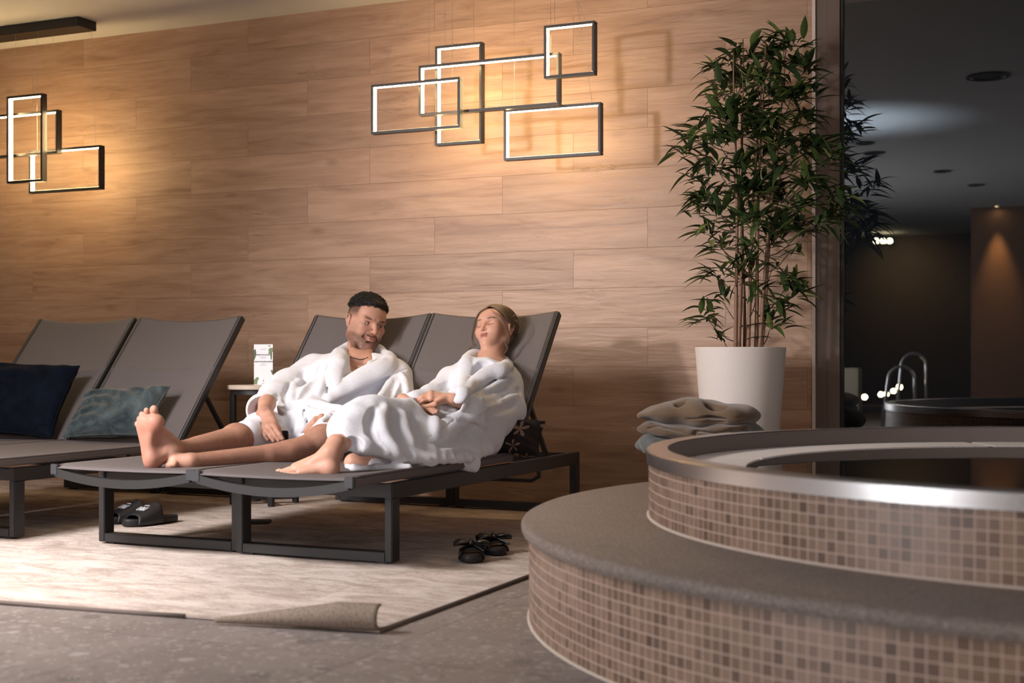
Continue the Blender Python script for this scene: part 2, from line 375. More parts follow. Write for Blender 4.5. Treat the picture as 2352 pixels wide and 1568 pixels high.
# ================================================================ RUG
def rug_mat(back=False):
    t = NT('rug_underside' if back else 'beige_woven_rug'); v = t.coord()
    n = t.noise(t.scale(v, (2.0, 4.6, 1)), 1.9, 7, .74, .8)
    if back:
        wv = t.scale(v, (130,130,130)); n2 = t.noise(wv, 1.6, 1)
        vo = t.node('ShaderNodeTexVoronoi'); t.l.new(wv, vo.inputs['Vector']); vo.inputs['Scale'].default_value = 1.3
        c = t.mix(vo.outputs['Distance'], (.30,.235,.19), (.15,.115,.09))
        return t.fin(c, .95, t.bump(vo.outputs['Distance'], -.8, .004), spec=.1)
    f = t.noise(t.scale(v, (80, 130, 80)), 1.0, 4, .8); n2 = t.noise(t.scale(v, (14, 60, 14)), 1.0, 3, .7)
    s = t.math('ADD', t.math('ADD', t.math('MULTIPLY', n, .55), t.math('MULTIPLY', f, .28)), t.math('MULTIPLY', n2, .17))
    c = t.ramp(s, [(.40, (.31,.245,.205)), (.475, (.41,.335,.29)), (.52, (.50,.42,.37)), (.60, (.60,.52,.47))])
    return t.fin(c, .95, t.bump(f, .6, .003), spec=.1)
RUGM = rug_mat(); RUGB = rug_mat(True)
rug = thing('rug', 'large beige woven rug with streaky pattern and one curled corner under the loungers', 'rug', (0,0,0))
P0 = V(.742,-3.300); P1 = V(-6.5,-3.84); PR = V(.722,-.10)
def rugp(u, v):   # u along the front edge from the right corner to the left, v toward the wall
    a = P0.lerp(P1, u); b = Vector((.722-7.22*u, -.10)); q = a.lerp(b, v); return (q.x, q.y, .006+.0015*math.sin(q.x*9)*math.sin(q.y*5))
MB().slab(rugp, 60, 30, .008).build('pile', RUGM, rug, smooth=False)
# curled front edge: a lip rolling up and back over itself, growing toward the corner
dirv = (V(.742,-3.300)-V(.20,-3.390)); 
def curl(u, v):
    s = u; b = V(.26,-3.386).lerp(V(.742,-3.296), s)
    r = .005+.029*min(1,(s/.75))**1.1; ang = -math.pi/2 + v*math.pi*1.05
    inw = V(-.17,.985); off = r*math.cos(ang)*1.0
    return (b.x - inw.x*off*1.0 + .0, b.y - inw.y*(off) + .004, .008 + r*(1+math.sin(ang)))
MB().slab(curl, 40, 14, .006).build('curled_edge', RUGB, rug, smooth=True)['label'] = 'curled up edge showing the knotted brown underside'
hem = simple('rug_edge_binding', (.13,.10,.085), .9, grain=.2)
m = MB(); m.tube([rugp(u, 0) for u in np.linspace(.085,1,40)], .007, 8); m.tube([rugp(0, v) for v in np.linspace(0,1,30)], .007, 8)
m.build('binding', hem, rug, smooth=True)

# ================================================================ WHIRLPOOL
PC = (2.688, -2.20)
def mosaic_mat(name, base_z):
    t = NT(name); uv = t.sep(t.coord('UV')); U, Z = uv[0], uv[1]; S = .0272
    u = t.math('DIVIDE', U, S); z = t.math('DIVIDE', t.math('SUBTRACT', Z, base_z), S); iu = t.math('FLOOR', u); iz = t.math('FLOOR', z)
    fu = t.math('SUBTRACT', u, iu); fz = t.math('SUBTRACT', z, iz)
    e = t.math('MINIMUM', t.math('MINIMUM', fu, t.math('SUBTRACT',1.0,fu)), t.math('MINIMUM', fz, t.math('SUBTRACT',1.0,fz)))
    grout = t.ramp(e, [(.032, 1.0), (.070, 0.0)])
    cell = t.comb(iu, iz, 0.0); r = t.sep(t.white(cell, 'Color'))
    c = t.ramp(r[0], [(0, (.085,.050,.034)), (.16, (.135,.082,.056)), (.55, (.195,.122,.085)), (1.0, (.265,.172,.120))])
    c = t.mix(t.math('MULTIPLY', r[1], .22), c, (.30,.20,.14))
    vert = t.math('GREATER_THAN', r[2], .25)
    sv = t.comb(t.math('MULTIPLY', u, 7.0), t.math('MULTIPLY', z, .8), r[0]); sh_ = t.comb(t.math('MULTIPLY', u, .8), t.math('MULTIPLY', z, 7.0), r[0])
    n = t.mix(vert, t.noise(sh_, 1.0, 3, .6), t.noise(sv, 1.0, 3, .6))
    c = t.mix(t.math('MULTIPLY', t.ramp(n, [(.35, 1.0), (.62, 0.0)]), .4), c, (.11,.068,.048))
    c = t.mix(grout, c, (.45,.325,.265))
    return t.fin(c, t.ramp(grout, [(0,.36),(1,.8)]), t.bump(grout, -.5, .002), spec=.4)
def ring_uv(o, c):
    me = o.data; uvl = me.uv_layers.new(name='UVMap')
    for p in me.polygons:
        angs = []
        for li in p.loop_indices:
            co = me.vertices[me.loops[li].vertex_index].co; angs.append(math.atan2(co.y-c[1], co.x-c[0]) % (2*math.pi))
        if max(angs)-min(angs) > math.pi: angs = [a+2*math.pi if a < math.pi else a for a in angs]
        for li, a in zip(p.loop_indices, angs):
            co = me.vertices[me.loops[li].vertex_index].co; r = math.hypot(co.x-c[0], co.y-c[1]); uvl.data[li].uv = (a*r, co.z)
HS, HR = .285, .482        # slab top, rim top
R2, R1 = 1.837, 1.470
pool = thing('whirlpool', 'round raised whirlpool with brown mosaic walls, stone step and steel rim', 'whirlpool', (PC[0],PC[1],0))
pm = simple('pool_step_stone', (.215,.175,.15), .6, grain=.5, gs=120)
t = NT('granite_step_slab'); v = t.coord(); n = t.noise(v, 150, 4, .75); n2 = t.noise(v, 5, 4, .6); sp = t.noise(t.scale(v,(1,2.4,1)), 3.0, 3, .5, .5)
c = t.ramp(n, [(.32,(.075,.056,.047)), (.5,(.185,.145,.124)), (.68,(.34,.285,.25))]); c = t.mix(t.ramp(n2,[(.4,0.0),(.75,.35)]), c, (.13,.11,.10))
c = t.mix(t.ramp(sp,[(.62,0.0),(.70,.55)]), c, (.085,.075,.07))
SLAB = t.fin(c, .55, t.bump(n, .7, .003), spec=.35)
rr = R2-.022
ob = MB().lathe([(rr,0),(rr,HS-.034)], seg=180).build('step_riser', mosaic_mat('brown_mosaic_lower', .003), pool, smooth=True); ring_uv(ob, (0,0))
MB().lathe([(rr+.006,.001),(rr+.006,.002),(rr,.006)], seg=120).build('base_joint', simple('pale_silicone_joint', (.42,.35,.29), .7), pool, smooth=True)
ob = MB().lathe([(R1-.08,HS-.034),(R2-.004,HS-.034),(R2,HS-.026),(R2+.001,HS-.014),(R2-.004,HS-.005),(R2-.014,HS),(R1-.08,HS)], seg=200).build('step_slab', SLAB, pool, auto=50)
rb = R1-.006
ob = MB().lathe([(rb,HS),(rb,HR-.038)], seg=180).build('basin_wall', mosaic_mat('brown_mosaic_upper', HS+.004), pool, smooth=True); ring_uv(ob, (0,0))
MB().lathe([(rb+.006,HS+.0005),(rb+.004,HS+.003),(rb,HS+.006)], seg=120).build('wall_joint', simple('pale_grout_joint', (.47,.38,.32), .7), pool, smooth=True)
t = NT('brushed_steel'); v = t.coord(); n = t.noise(t.scale(v,(1,1,60)), 9, 3, .6); n3 = t.noise(v, 6, 4, .6)
STEEL = t.fin((.62,.59,.58), .27, t.bump(n, .05, .001), 1.0)
MB().lathe([(R1-.012,HR-.040),(R1,HR-.040),(R1+.001,HR-.004),(R1-.003,HR),(R1-.062,HR),(R1-.064,HR-.004)], seg=200).build('steel_rim', STEEL, pool, auto=35)
RI = R1-.064
stone = simple('inner_grey_brown_stone', (.17,.14,.125), .5, grain=.3, gs=120)
MB().lathe([(RI,HR-.003),(RI,.36)], seg=160).build('inner_ring', stone, pool, smooth=True)
# overflow channel with white slatted gratings
RG0, RG1 = 1.175, RI-.004; ZG = .424
MB().lathe([(RI,.38),(RG0,.38),(RG0,ZG-.004),(RG0-.005,ZG-.004),(RG0-.005,.0)], seg=140).build('overflow_channel', stone, pool, auto=40)
white = simple('white_plastic_grating', (.80,.74,.71), .5)
def grate(a0, a1):
    mb = MB(); n = int((a1-a0)*1.3/.011)
    for i in range(n):
        a = a0+(a1-a0)*(i+.5)/n; c_, s_ = math.cos(a), math.sin(a); w_ = .0036
        q = [(RG0*c_-w_*s_*sx, RG0*s_+w_*c_*sx) for sx in (-1,1)]+[(RG1*c_-w_*s_*sx, RG1*s_+w_*c_*sx) for sx in (1,-1)]
        vs = [(x,y,ZG-.010) for x,y in q]+[(x,y,ZG) for x,y in q]
        mb.add(vs, [(0,3,2,1),(4,5,6,7),(0,1,5,4),(1,2,6,5),(2,3,7,6),(3,0,4,7)])
    for r_ in (RG0+.012, (RG0+RG1)/2, RG1-.012):
        mb.lathe([(r_-.006,ZG-.012),(r_-.006,ZG-.006),(r_+.006,ZG-.006),(r_+.006,ZG-.012)], seg=60, a0=a0, a1=a1)
    return mb.build('overflow_grate', white, pool)
for k in range(6): grate(math.radians(-2+k*60+.6), math.radians(-2+(k+1)*60-.6))
MB().lathe([(0,.03),(RG0-.035,.03),(RG0-.035,ZG-.05)], seg=60).build('basin_floor', simple('dark_basin_lining', (.010,.010,.010), .5), pool)
t = NT('pool_water'); 
WATER = t.fin((.004,.005,.005), .02, t.bump(t.noise(t.coord(), 3.0, 2), .03, .01), spec=.6, IOR=1.33)
MB().lathe([(0,ZG-.003),(RG0-.001,ZG-.003)], seg=90).build('water', WATER, pool, smooth=True)

# ================================================================ PENDANT LAMPS
LEDM = lampmat('warm_led_strip', (1.0,.70,.33), 42)
FRAMEM = simple('black_anodised_frame', (.030,.026,.026), .42, .0, grain=.0)
wirem = simple('thin_steel_wire', (.45,.42,.40), .4, 1.0)
def pendant(label, frames, canopy):
    x0, x1 = canopy; root = thing('pendant_lamp', label, 'lamp', ((x0+x1)/2,-.385,2.685), 0, 'geometric frame pendants along the wood wall')
    MB().box((x0,-.46,2.632),(x1,-.31,2.685),.003).build('canopy', blackm, root, world=True)
    for (xa, xb, za, zb, y) in frames:
        d = .021; t_ = .0135; m = MB()
        for (a, b) in [((xa,y-d,zb-t_),(xb,y+d,zb)), ((xa,y-d,za),(xb,y+d,za+t_)), ((xa,y-d,za+t_),(xa+t_,y+d,zb-t_)), ((xb-t_,y-d,za+t_),(xb,y+d,zb-t_))]: m.box(a, b, .002)
        fo = m.build('light_frame', FRAMEM, root, world=True)
        m = MB(); e = .0008; w_ = .015
        m.box((xa+t_,y-w_,zb-t_-e),(xb-t_,y+w_,zb-t_)); m.box((xa+t_,y-w_,za+t_),(xa+t_+e,y+w_,zb-t_-e)); m.box((xb-t_-e,y-w_,za+t_),(xb-t_,y+w_,zb-t_-e)); m.box((xa+t_+e,y-w_,za+t_),(xb-t_-e,y+w_,za+t_+e))
        m.build('led_strip', LEDM, fo, world=True)
    for (xa, xb, za, zb, y) in frames:
        for xx in (xa+.05, xb-.05):
            xc = min(max(xx, x0+.02), x1-.02); MB().tube([(xx,y,zb),(xc,max(min(y,-.33),-.44),2.633)], .0008, 4).build('suspension_wire', wirem, root, world=True)
pendant('cluster of five overlapping glowing rectangular frames hanging above the couple', [(-.928,-.422,1.890,2.142,-.44),(-.622,-.360,1.829,2.335,-.32),(-.685,.083,1.975,2.230,-.38),(.029,.290,2.094,2.349,-.44),(-.229,.283,1.728,1.981,-.34)], (-.75,.15))
pendant('cluster of glowing rectangular frames cut off at the left edge of the photo', [(-3.365,-3.096,1.766,2.271,-.44),(-3.80,-3.040,1.931,2.183,-.38),(-3.312,-2.778,1.718,1.970,-.32),(-4.02,-3.62,1.84,2.09,-.44)], (-3.75,-2.83))

# ================================================================ SUN LOUNGERS
LF = simple('anthracite_powder_coat', (.020,.019,.020), .45, .0, .5, grain=.05, gs=300)
t = NT('taupe_mesh_sling'); v = t.coord(); p = t.sep(v)
wa = t.math('ABSOLUTE', t.math('SINE', t.math('MULTIPLY', p[0], 1400.0))); wb = t.math('ABSOLUTE', t.math('SINE', t.math('MULTIPLY', t.math('ADD', p[1], p[2]), 1400.0)))
wv = t.math('MULTIPLY', wa, wb); nn = t.noise(v, 260, 2)
c = t.mix(t.math('MULTIPLY', t.math('ADD', wv, nn), .5), (.078,.066,.066), (.150,.130,.129))
SLING = t.fin(c, .62, t.bump(wv, .4, .001), spec=.35)
LW = .672; HY = 1.35; BA = math.radians(50.3); BL = .815
def lounger_proto():
    root = thing('sun_lounger', 'x', 'sun lounger'); h = LW/2
    dB = Vector((0, math.cos(BA), math.sin(BA))); nB = Vector((0,-math.sin(BA), math.cos(BA))); H0 = Vector((0,HY,.318))
    # base rails
    for sx in (-1,1):
        MB().box((sx*h-(.03 if sx>0 else 0), .27, .232),(sx*h+(.03 if sx<0 else 0), 2.11, .289),.003).build('side_rail', LF, root)
    for y in (.30, 1.0, 2.08): MB().box((-h+.028,y-.02,.236),(h-.028,y+.02,.285),.002).build('cross_rail', LF, root)
    for y in (.27, 2.05):
        m = MB()
        for sx in (-1,1): m.box((sx*h-(.03 if sx>0 else 0), y, .006),(sx*h+(.03 if sx<0 else 0), y+.06, .235),.003)
        m.box((-h+.028,y+.0,.006),(h-.028,y+.06,.040),.003); 
        lg = m.build('leg', LF, root)
        for sx in (-1,1): MB().box((sx*(h-.05)-.02,y+.01,0),(sx*(h-.05)+.02,y+.05,.007)).build('foot_pad', blackm, lg)
    # seat frame with bowed end bar
    for sx in (-1,1):
        MB().box((sx*h-(.034 if sx>0 else 0), 0.012, .298),(sx*h+(.034 if sx<0 else 0), HY-.01, .330),.006).build('seat_rail', SLING, root)
        MB().box((sx*h-(.036 if sx>0 else 0)-.0005*sx, 0, .293),(sx*h+(.036 if sx<0 else 0)+.0005*sx, .016, .334),.003).build('end_cap', simple('grey_plastic_cap',(.035,.035,.040),.5) if sx<0 else bpy.data.materials['grey_plastic_cap'], root)
    m = MB(); N = 24; vs = []
    for i in range(N+1):
        x = -h+.02+(LW-.04)*i/N; s_ = 1-(2*i/N-1)**2; z = .305-.036*s_
        vs += [(x,.002,z-.017),(x,.034,z-.017),(x,.034,z+.015),(x,.002,z+.015)]
    fs = [(i*4+k,(i+1)*4+k,(i+1)*4+(k+1)%4,i*4+(k+1)%4) for i in range(N) for k in range(4)]
    m.add(vs, fs).build('end_bar', LF, root)
    def seat(u, v):
        x = -h+.01+(LW-.02)*u; y = .004+(HY-.03)*v; sag = (1-(2*u-1)**2)*(.012*math.sin(math.pi*min(1,v*1.0))+.004)
        fold = .018*max(0,1-v*28); return (x, y, .331-sag-fold*0.6)
    MB().slab(seat, 20, 40, .004).build('seat_sling', SLING, root, smooth=True)
    # backrest
    for sx in (-1,1):
        a = H0+Vector((sx*(h-.015),0,0)); MB().bar(a, a+dB*BL, .030, .034, nB, .005).build('back_rail', LF, root)
    m = MB(); vs = []
    for i in range(N+1):
        x = -h+.02+(LW-.04)*i/N; s_ = 1-(2*i/N-1)**2; c_ = H0+dB*(BL-.03-.006*s_)-nB*(.034*s_+.006)
        for a_, b_ in ((-.012,-.012),(.012,-.012),(.012,.012),(-.012,.012)): q = c_+dB*a_+nB*b_; vs.append((x,q.y,q.z))
    m.add(vs, fs).build('top_bar', LF, root)
    def back(u, v):
        x = -h+.012+(LW-.024)*u; s_ = 1-(2*u-1)**2; wr = .009*math.exp(-((v-.56)/.010)**2)
        q = H0+dB*(BL*v*(1-.0)+.0-.012*s_*v*v)+nB*(.016-s_*(.026+.006*math.sin(3*v*math.pi))+wr*min(1,s_*2))
        return (x, q.y, q.z)
    MB().slab(back, 24, 60, .004).build('back_sling', SLING, root, smooth=True)
    # prop strut and latch bow
    m = MB(); A_ = H0+dB*.36-nB*.02
    for sx in (-1,1): m.bar(A_+Vector((sx*(h-.06),0,0)), (sx*(h-.06), 1.86, .262), .018, .022, (1,0,0), .002)
    m.tube([A_+Vector((-(h-.06),0,0)), A_+Vector((h-.06,0,0))], .010, 8)
    m.build('prop_strut', LF, root)
    m = MB(); m.tube([(-h+.05,1.72,.232),(-h+.05,1.73,.20),(-h+.09,1.74,.178),(h-.09,1.74,.178),(h-.05,1.73,.20),(h-.05,1.72,.232)], .010, 8)
    m.build('ratchet_bow', LF, root, smooth=True)
    return root
LP = lounger_proto()
spots = [(-2.567,-2.55,0,'leftmost dark grey sun lounger, holding the dark navy cushion'), (-1.882,-2.55,0,'dark grey sun lounger holding the teal velvet cushion, beside the side table'),
         (-.817,-2.505,-.004,'dark grey sun lounger the man is lying on'), (-.136,-2.530,0,'dark grey sun lounger the woman is lying on')]
for i, (x, y, r, l) in enumerate(spots):
    o = LP if i == 0 else copy_tree(LP)
    o.location = (x,y,0.012); o.rotation_euler.z = r; o['label'] = l; o['group'] = 'mesh sun loungers standing in two pairs'
# ================================================================ POTTED BAMBOO
def leaf_mat():
    t = NT('bamboo_leaf'); a = t.node('ShaderNodeAttribute'); a.attribute_name = 'tint'; f = a.outputs['Fac']
    c = t.ramp(f, [(0,(.018,.036,.014)), (.45,(.040,.075,.022)), (.75,(.090,.140,.032)), (.93,(.19,.24,.06)), (1,(.33,.35,.13))])
    n = t.noise(t.coord(), 40, 2); c = t.mix(t.math('MULTIPLY', n, .3), c, (.02,.03,.012))
    return t.fin(c, .48, spec=.4)
pot_m = simple('matt_white_planter', (.72,.655,.61), .55, grain=.1, gs=350)
PX, PY = .985, -.42
plant = thing('potted_bamboo', 'tall artificial bamboo in a tapered white planter, beside the window', 'plant', (PX,PY,0))
MB().lathe([(0,.0),(.140,.0),(.143,.004),(.205,.788),(.206,.795),(.203,.799),(.198,.799),(.196,.79),(.190,.74)], seg=96).build('planter', pot_m, plant, auto=40)
MB().lathe([(.193,.752),(.1,.765),(0,.768)], seg=40).build('soil', simple('dark_potting_soil', (.035,.022,.015), .95, grain=.8, gs=60), plant)
cane_m = simple('bamboo_cane', (.235,.125,.075), .5, grain=.15, gs=90)
rnd = random.Random(11)
canes = []
for (bx, tx, ty, y0, y1) in [(1690,1692,120,-.46,-.50),(1697,1712,200,-.42,-.40),(1712,1700,90,-.38,-.36),(1718,1745,160,-.44,-.42),(1737,1752,95,-.40,-.44),(1744,1800,120,-.43,-.38),(1748,1790,260,-.38,-.34)]:
    b = at(bx, 800, y0); tp = at(tx, ty, y1); b.z = .76
    pts = []; n = 22
    for i in range(n+1):
        s_ = i/n; p = b.lerp(tp, s_); p.x += .012*math.sin(s_*5+bx)*s_; p.y += .010*math.cos(s_*4+bx)*s_; pts.append(p)
    rad = [.0098*(1-.72*i/n)*(1.0+.10*(i % 4 == 0)) for i in range(n+1)]
    MB().tube(pts, rad, 10).build('cane', cane_m, plant, smooth=True, world=True); canes.append(pts)
CL = [(1690,110,40,9),(1655,150,40,10),(1720,130,40,10),(1765,110,38,10),(1800,95,42,12),(1835,100,35,8),(1850,150,40,10),(1790,150,40,12),(1740,175,40,12),(1690,185,42,13),(1650,200,36,8),
      (1860,195,38,9),(1820,205,42,13),(1770,215,40,12),(1720,235,42,14),(1675,250,44,14),(1640,262,40,8),(1790,260,42,13),(1840,265,40,12),(1740,290,44,16),(1690,305,44,15),(1790,315,44,16),(1650,315,38,10),
      (1600,300,42,11),(1575,330,36,7),(1625,355,34,9),(1880,330,44,13),(1905,360,38,9),(1840,330,42,12),(1740,350,42,14),(1700,370,42,13),(1605,395,36,9),(1650,380,36,8),(1800,375,42,13),(1860,400,40,12),(1900,430,38,9),
      (1620,445,40,11),(1650,470,38,9),(1600,475,32,6),(1700,440,42,14),(1745,430,42,15),(1790,445,44,15),(1835,465,40,12),(1920,470,46,14),(1880,500,36,7),(1690,505,40,12),(1740,500,42,14),(1790,510,42,14),(1840,520,38,10),(1630,520,36,9),
      (1660,560,38,10),(1720,560,36,9),(1770,545,36,9),(1820,560,34,6),(1650,620,40,9),(1710,630,38,9),(1690,600,34,6),(1740,660,34,7),(1660,680,34,7),(1810,640,42,9),(1830,660,38,8),(1790,690,40,9),(1770,740,42,8),(1620,715,42,8),(1655,755,34,5),(1720,600,34,7),(1775,600,30,5)]
lv = []; lf_ = []; tints = []
def leaf(base, d, L, W, droop, tint):
    d = d.normalized(); side = d.cross(Vector((rnd.uniform(-.3,.3),rnd.uniform(-.3,.3),1))); side.normalize(); up = side.cross(d)
    N = 6; b = len(lv)
    for i in range(N+1):
        s_ = i/N; c = base+d*L*s_+Vector((0,0,-droop*L*s_*s_)); w_ = W*(math.sin(math.pi*min(1,s_**.75*.97+.02)))*(1.0 if i else .25)
        if i == N: w_ = 0.0003
        lv.extend([c-side*w_+up*w_*.35, c, c+side*w_+up*w_*.35]); tints.extend([tint]*3)
    for i in range(N):
        for k in range(2): lf_.append((b+i*3+k, b+i*3+k+1, b+i*3+3+k+1, b+i*3+3+k))
twm = simple('bamboo_twig', (.05,.035,.022), .7)
tw = MB()
for (cx, cy, sp, n) in CL:
    y_ = PY+rnd.uniform(-.15,.13); 
    if abs(cx-1740) > 100: y_ = PY+rnd.uniform(-.12,.05)
    c = at(cx, cy+12, y_)
    # twig from the nearest cane, starting lower
    best = min(((p-c).length+abs((p.z+.12)-c.z)*1.2, p) for cn in canes for p in cn if p.z < c.z+.02)[1] if True else None
    mid = best.lerp(c, .55)+Vector((0,0,-.02)); tw.tube([best, best.lerp(mid,.5)+Vector((0,0,-.008)), mid, c], [.003,.0026,.0022,.0015], 5)
    n = int(n*2.1); cdir = (c-best); cdir.z = abs(cdir.z)*.6; cdir.normalize()
    for k in range(n):
        a = rnd.uniform(0, 2*math.pi); out = Vector((math.cos(a)*.95, math.sin(a)*.6, rnd.uniform(-.45,.85))) + cdir*.55
        st = c+Vector((rnd.gauss(0,.022), rnd.gauss(0,.022), rnd.gauss(0,.022)))
        L = rnd.uniform(.085,.155)*sp/40; leaf(st, out, L, L*rnd.uniform(.095,.135), rnd.uniform(.05,.55), min(1,max(0,rnd.betavariate(2,2.6))) if rnd.random() > .06 else rnd.uniform(.85,1))
tw.build('twigs', twm, plant, smooth=True, world=True)
me = bpy.data.meshes.new('foliage'); me.from_pydata([tuple(v) for v in lv], [], lf_); at_ = me.attributes.new('tint','FLOAT','POINT'); at_.data.foreach_set('value', tints)
link('foliage', me, leaf_mat(), plant, True, True)

# ================================================================ SIDE TABLE AND CARD
tb = thing('side_table', 'small round side table with pale top and black legs, between the lounger pairs', 'table', (-1.425,-.70,0))
MB().lathe([(0,.590),(.170,.590),(.175,.594),(.175,.610),(.171,.614),(0,.614)], seg=64).build('tabletop', simple('pale_oak_laminate', (.52,.43,.35), .45), tb, auto=40)
MB().lathe([(.140,.589),(.140,.566),(.158,.566),(.158,.589)], seg=48).build('apron', blackm, tb, auto=40)
for sx, sy in ((-.098,-.11),(.13,-.11),(.13,.11),(-.098,.11)):
    MB().box((sx-.014,sy-.012,.012),(sx+.014,sy+.012,.57),.002).build('leg', blackm, tb)
for s_ in (-1,1):
    MB().bar((-.098,-.11*s_,.045),(.13,.11*s_,.045),.026,.026).build('cross_bar', blackm, tb)
card = thing('display_card', 'white menu card with green leaf print standing on the side table', 'card', (-1.375,-.760,.614), math.radians(4))
cm_ = simple('white_printed_card', (.74,.72,.74), .5)
CWd, CH = .108, .205
m = MB(); m.box((-CWd/2,-.001,0),(CWd/2,.001,CH)); m.box((-CWd/2,-.001,0),(CWd/2,.045,.002)); m.build('card_sheet', cm_, card)
ink = simple('dark_grey_ink', (.10,.10,.12), .6); ink2 = simple('light_grey_ink', (.36,.36,.38), .6); green = simple('leaf_green_print', (.07,.12,.05), .6); green2 = simple('pale_green_print', (.15,.21,.11), .6); tan_ = simple('tan_print', (.25,.16,.10), .6)
RT = Matrix.Rotation(math.radians(90), 4, 'X')
for body, z, s_, mm, b_ in [('WELLNESS',.180,.0070,ink2,0),('RESERVATION ONLINE',.152,.0082,ink,.00035),('spa & massage',.143,.0060,ink2,0),('treatments',.136,.0060,ink2,0),('ONLINE WELLNESS BOOKING',.1175,.0082,ink,.00035),('scan here',.108,.0060,ink2,0),('to reserve now',.101,.0060,ink2,0),('wellness',.010,.0055,ink2,0)]:
    text_mesh('printed_text', body, s_, mm, card, Matrix.Translation((0,-.0016,z)) @ RT, .0002, bold=b_)
def flat_leaf(pts, mm, nm='printed_leaf'):
    MB().add([(x,-.0014,z) for x,z in pts]+[(x,-.0011,z) for x,z in pts], [tuple(range(len(pts)))]+[tuple(len(pts)+i for i in range(len(pts)))[::-1]]).build(nm, mm, card)
h_ = CWd/2
flat_leaf([(-h_,.175),(-h_+.010,.182),(-h_+.014,.160),(-h_+.010,.142),(-h_,.122)], green)
flat_leaf([(h_,.187),(h_-.014,.188),(h_-.026,.178),(h_-.022,.168),(h_-.026,.160),(h_-.018,.155),(h_-.008,.162),(h_,.168)], green2)
flat_leaf([(h_-.012,.170),(h_-.004,.165),(h_-.005,.135),(h_-.009,.122),(h_-.013,.140)], green)
flat_leaf([(h_-.030,.198),(h_-.012,.200),(h_-.014,.192)], tan_); flat_leaf([(h_,.075),(h_-.013,.076),(h_-.006,.060),(h_,.052)], green)
flat_leaf([(-h_,.004),(-h_+.018,.004),(-h_+.022,.022),(-h_+.030,.034),(-h_+.020,.041),(-h_+.010,.036),(-h_+.004,.026),(-h_,.030)], green2)
MB().add([(-.002,-.0014,.018),(.001,-.0014,.017),(.004,-.0014,.028),(.001,-.0014,.027)],[(0,1,2,3)]).build('printed_mark', ink, card)

# ================================================================ CUSHIONS
def cushion(name, label, mat, c, ax, ay, n, w_, h_, th, seed, wr=.006, group=None):
    """soft square cushion centred at c, width along ax, height along ay, thickness along n"""
    rr = random.Random(seed); ph = [rr.uniform(0,6.28) for _ in range(8)]
    ax, ay, n = [Vector(q).normalized() for q in (ax, ay, n)]
    root = thing(name, label, 'cushion', c, 0, group); N = 56; vs = []
    def surf(u, v, sg):
        a, b = 2*u-1, 2*v-1; 
        pu = a*(1-.07*(1-b*b)); pv = b*(1-.07*(1-a*a))
        e = max(0,(1-a**4)*(1-b**4))**.5
        t_ = th*e*(.85+.15*math.cos(3*a+ph[0])*math.cos(2*b+ph[1]))
        d = wr*math.sin(14*(b+.35*a*a)+4*a+ph[2]+2*math.sin(3*a+ph[3]))*(abs(b)**2*.8+.25)*e + wr*.7*math.sin(22*a+6*b+ph[4]+3*b*b)*abs(a)**2*e
        return ax*(pu*w_/2)+ay*(pv*h_/2)+n*(sg*(t_/2+.004)+d)
    mb = MB()
    for sg in (1,-1):
        mb.grid(lambda u,v: surf(u,v,sg), N, N, flip=(sg<0))
    # close seam
    b0 = (N+1)**2; I = lambda i,j: i*(N+1)+j
    ed = [I(i,0) for i in range(N)]+[I(N,j) for j in range(N)]+[I(i,N) for i in range(N,0,-1)]+[I(0,j) for j in range(N,0,-1)]
    mb.f += [(ed[k], b0+ed[k], b0+ed[(k+1)%len(ed)], ed[(k+1)%len(ed)]) for k in range(len(ed))]
    mb.build('cover', mat, root, smooth=True)
    seam = [surf(u,v,0) for u,v in [(i/30,0) for i in range(30)]+[(1,j/30) for j in range(30)]+[(1-i/30,1) for i in range(30)]+[(0,1-j/30) for j in range(30)]]
    MB().tube(seam, .0045, 6, closed=True).build('piping', mat, root, smooth=True)
    return root
def velvet(name, c1, c2, rough=.6, sheen=.5):
    t = NT(name); n = t.noise(t.coord(), 9, 5, .65, .8); f = t.noise(t.coord(), 300, 2)
    c = t.mix(t.ramp(n, [(.35,0.0),(.68,1.0)]), c1, c2); b = t.bump(n, .35, .02); b = t.bump(f, .4, .001, b)
    m = t.fin(c, rough, b, spec=.08); t.b.inputs['Sheen Weight'].default_value = sheen; t.b.inputs['Sheen Roughness'].default_value = .4; return m
teal = velvet('teal_velvet', (.018,.028,.032), (.080,.100,.104), sheen=.35)
navy = velvet('navy_velvet', (.0025,.004,.008), (.005,.008,.016), .95, .02)
dB = Vector((0, math.cos(BA), math.sin(BA))); nB = Vector((0,-math.sin(BA), math.cos(BA)))
def oncush(x, s_, off, y0): return Vector((x, y0+HY, .326))+dB*s_+nB*off
cushion('cushion', 'teal velvet cushion leaning on the lounger beside the side table', teal, oncush(-1.955,.135,.085,-2.55), (1,0,.045), (0,.62,.78), nB, .51, .29, .13, 5, .010, 'velvet cushions')
cushion('cushion', 'dark navy velvet cushion leaning on the leftmost lounger', navy, oncush(-2.60,.195,.10,-2.55), (1,0,-.03), (0,.5,.86), nB, .60, .41, .15, 8, .009, 'velvet cushions')
t = NT('dark_floral_print'); v = t.coord()
vo = t.node('ShaderNodeTexVoronoi'); t.l.new(v, vo.inputs['Vector']); vo.inputs['Scale'].default_value = 11; 
sub = t.node('ShaderNodeVectorMath', operation='SUBTRACT'); t.l.new(v, sub.inputs[0]); t.l.new(vo.outputs['Position'], sub.inputs[1]); p = t.sep(sub.outputs[0])
ang = t.math('ARCTAN2', p[2], p[0]); pet = t.math('MULTIPLY', t.math('ADD', t.math('SINE', t.math('MULTIPLY', ang, 5.0)), 1.4), .018)
ins = t.math('LESS_THAN', vo.outputs['Distance'], t.math('MULTIPLY', pet, 11.0))
ln = t.math('GREATER_THAN', t.math('SINE', t.math('MULTIPLY', ang, 34.0)), .1)
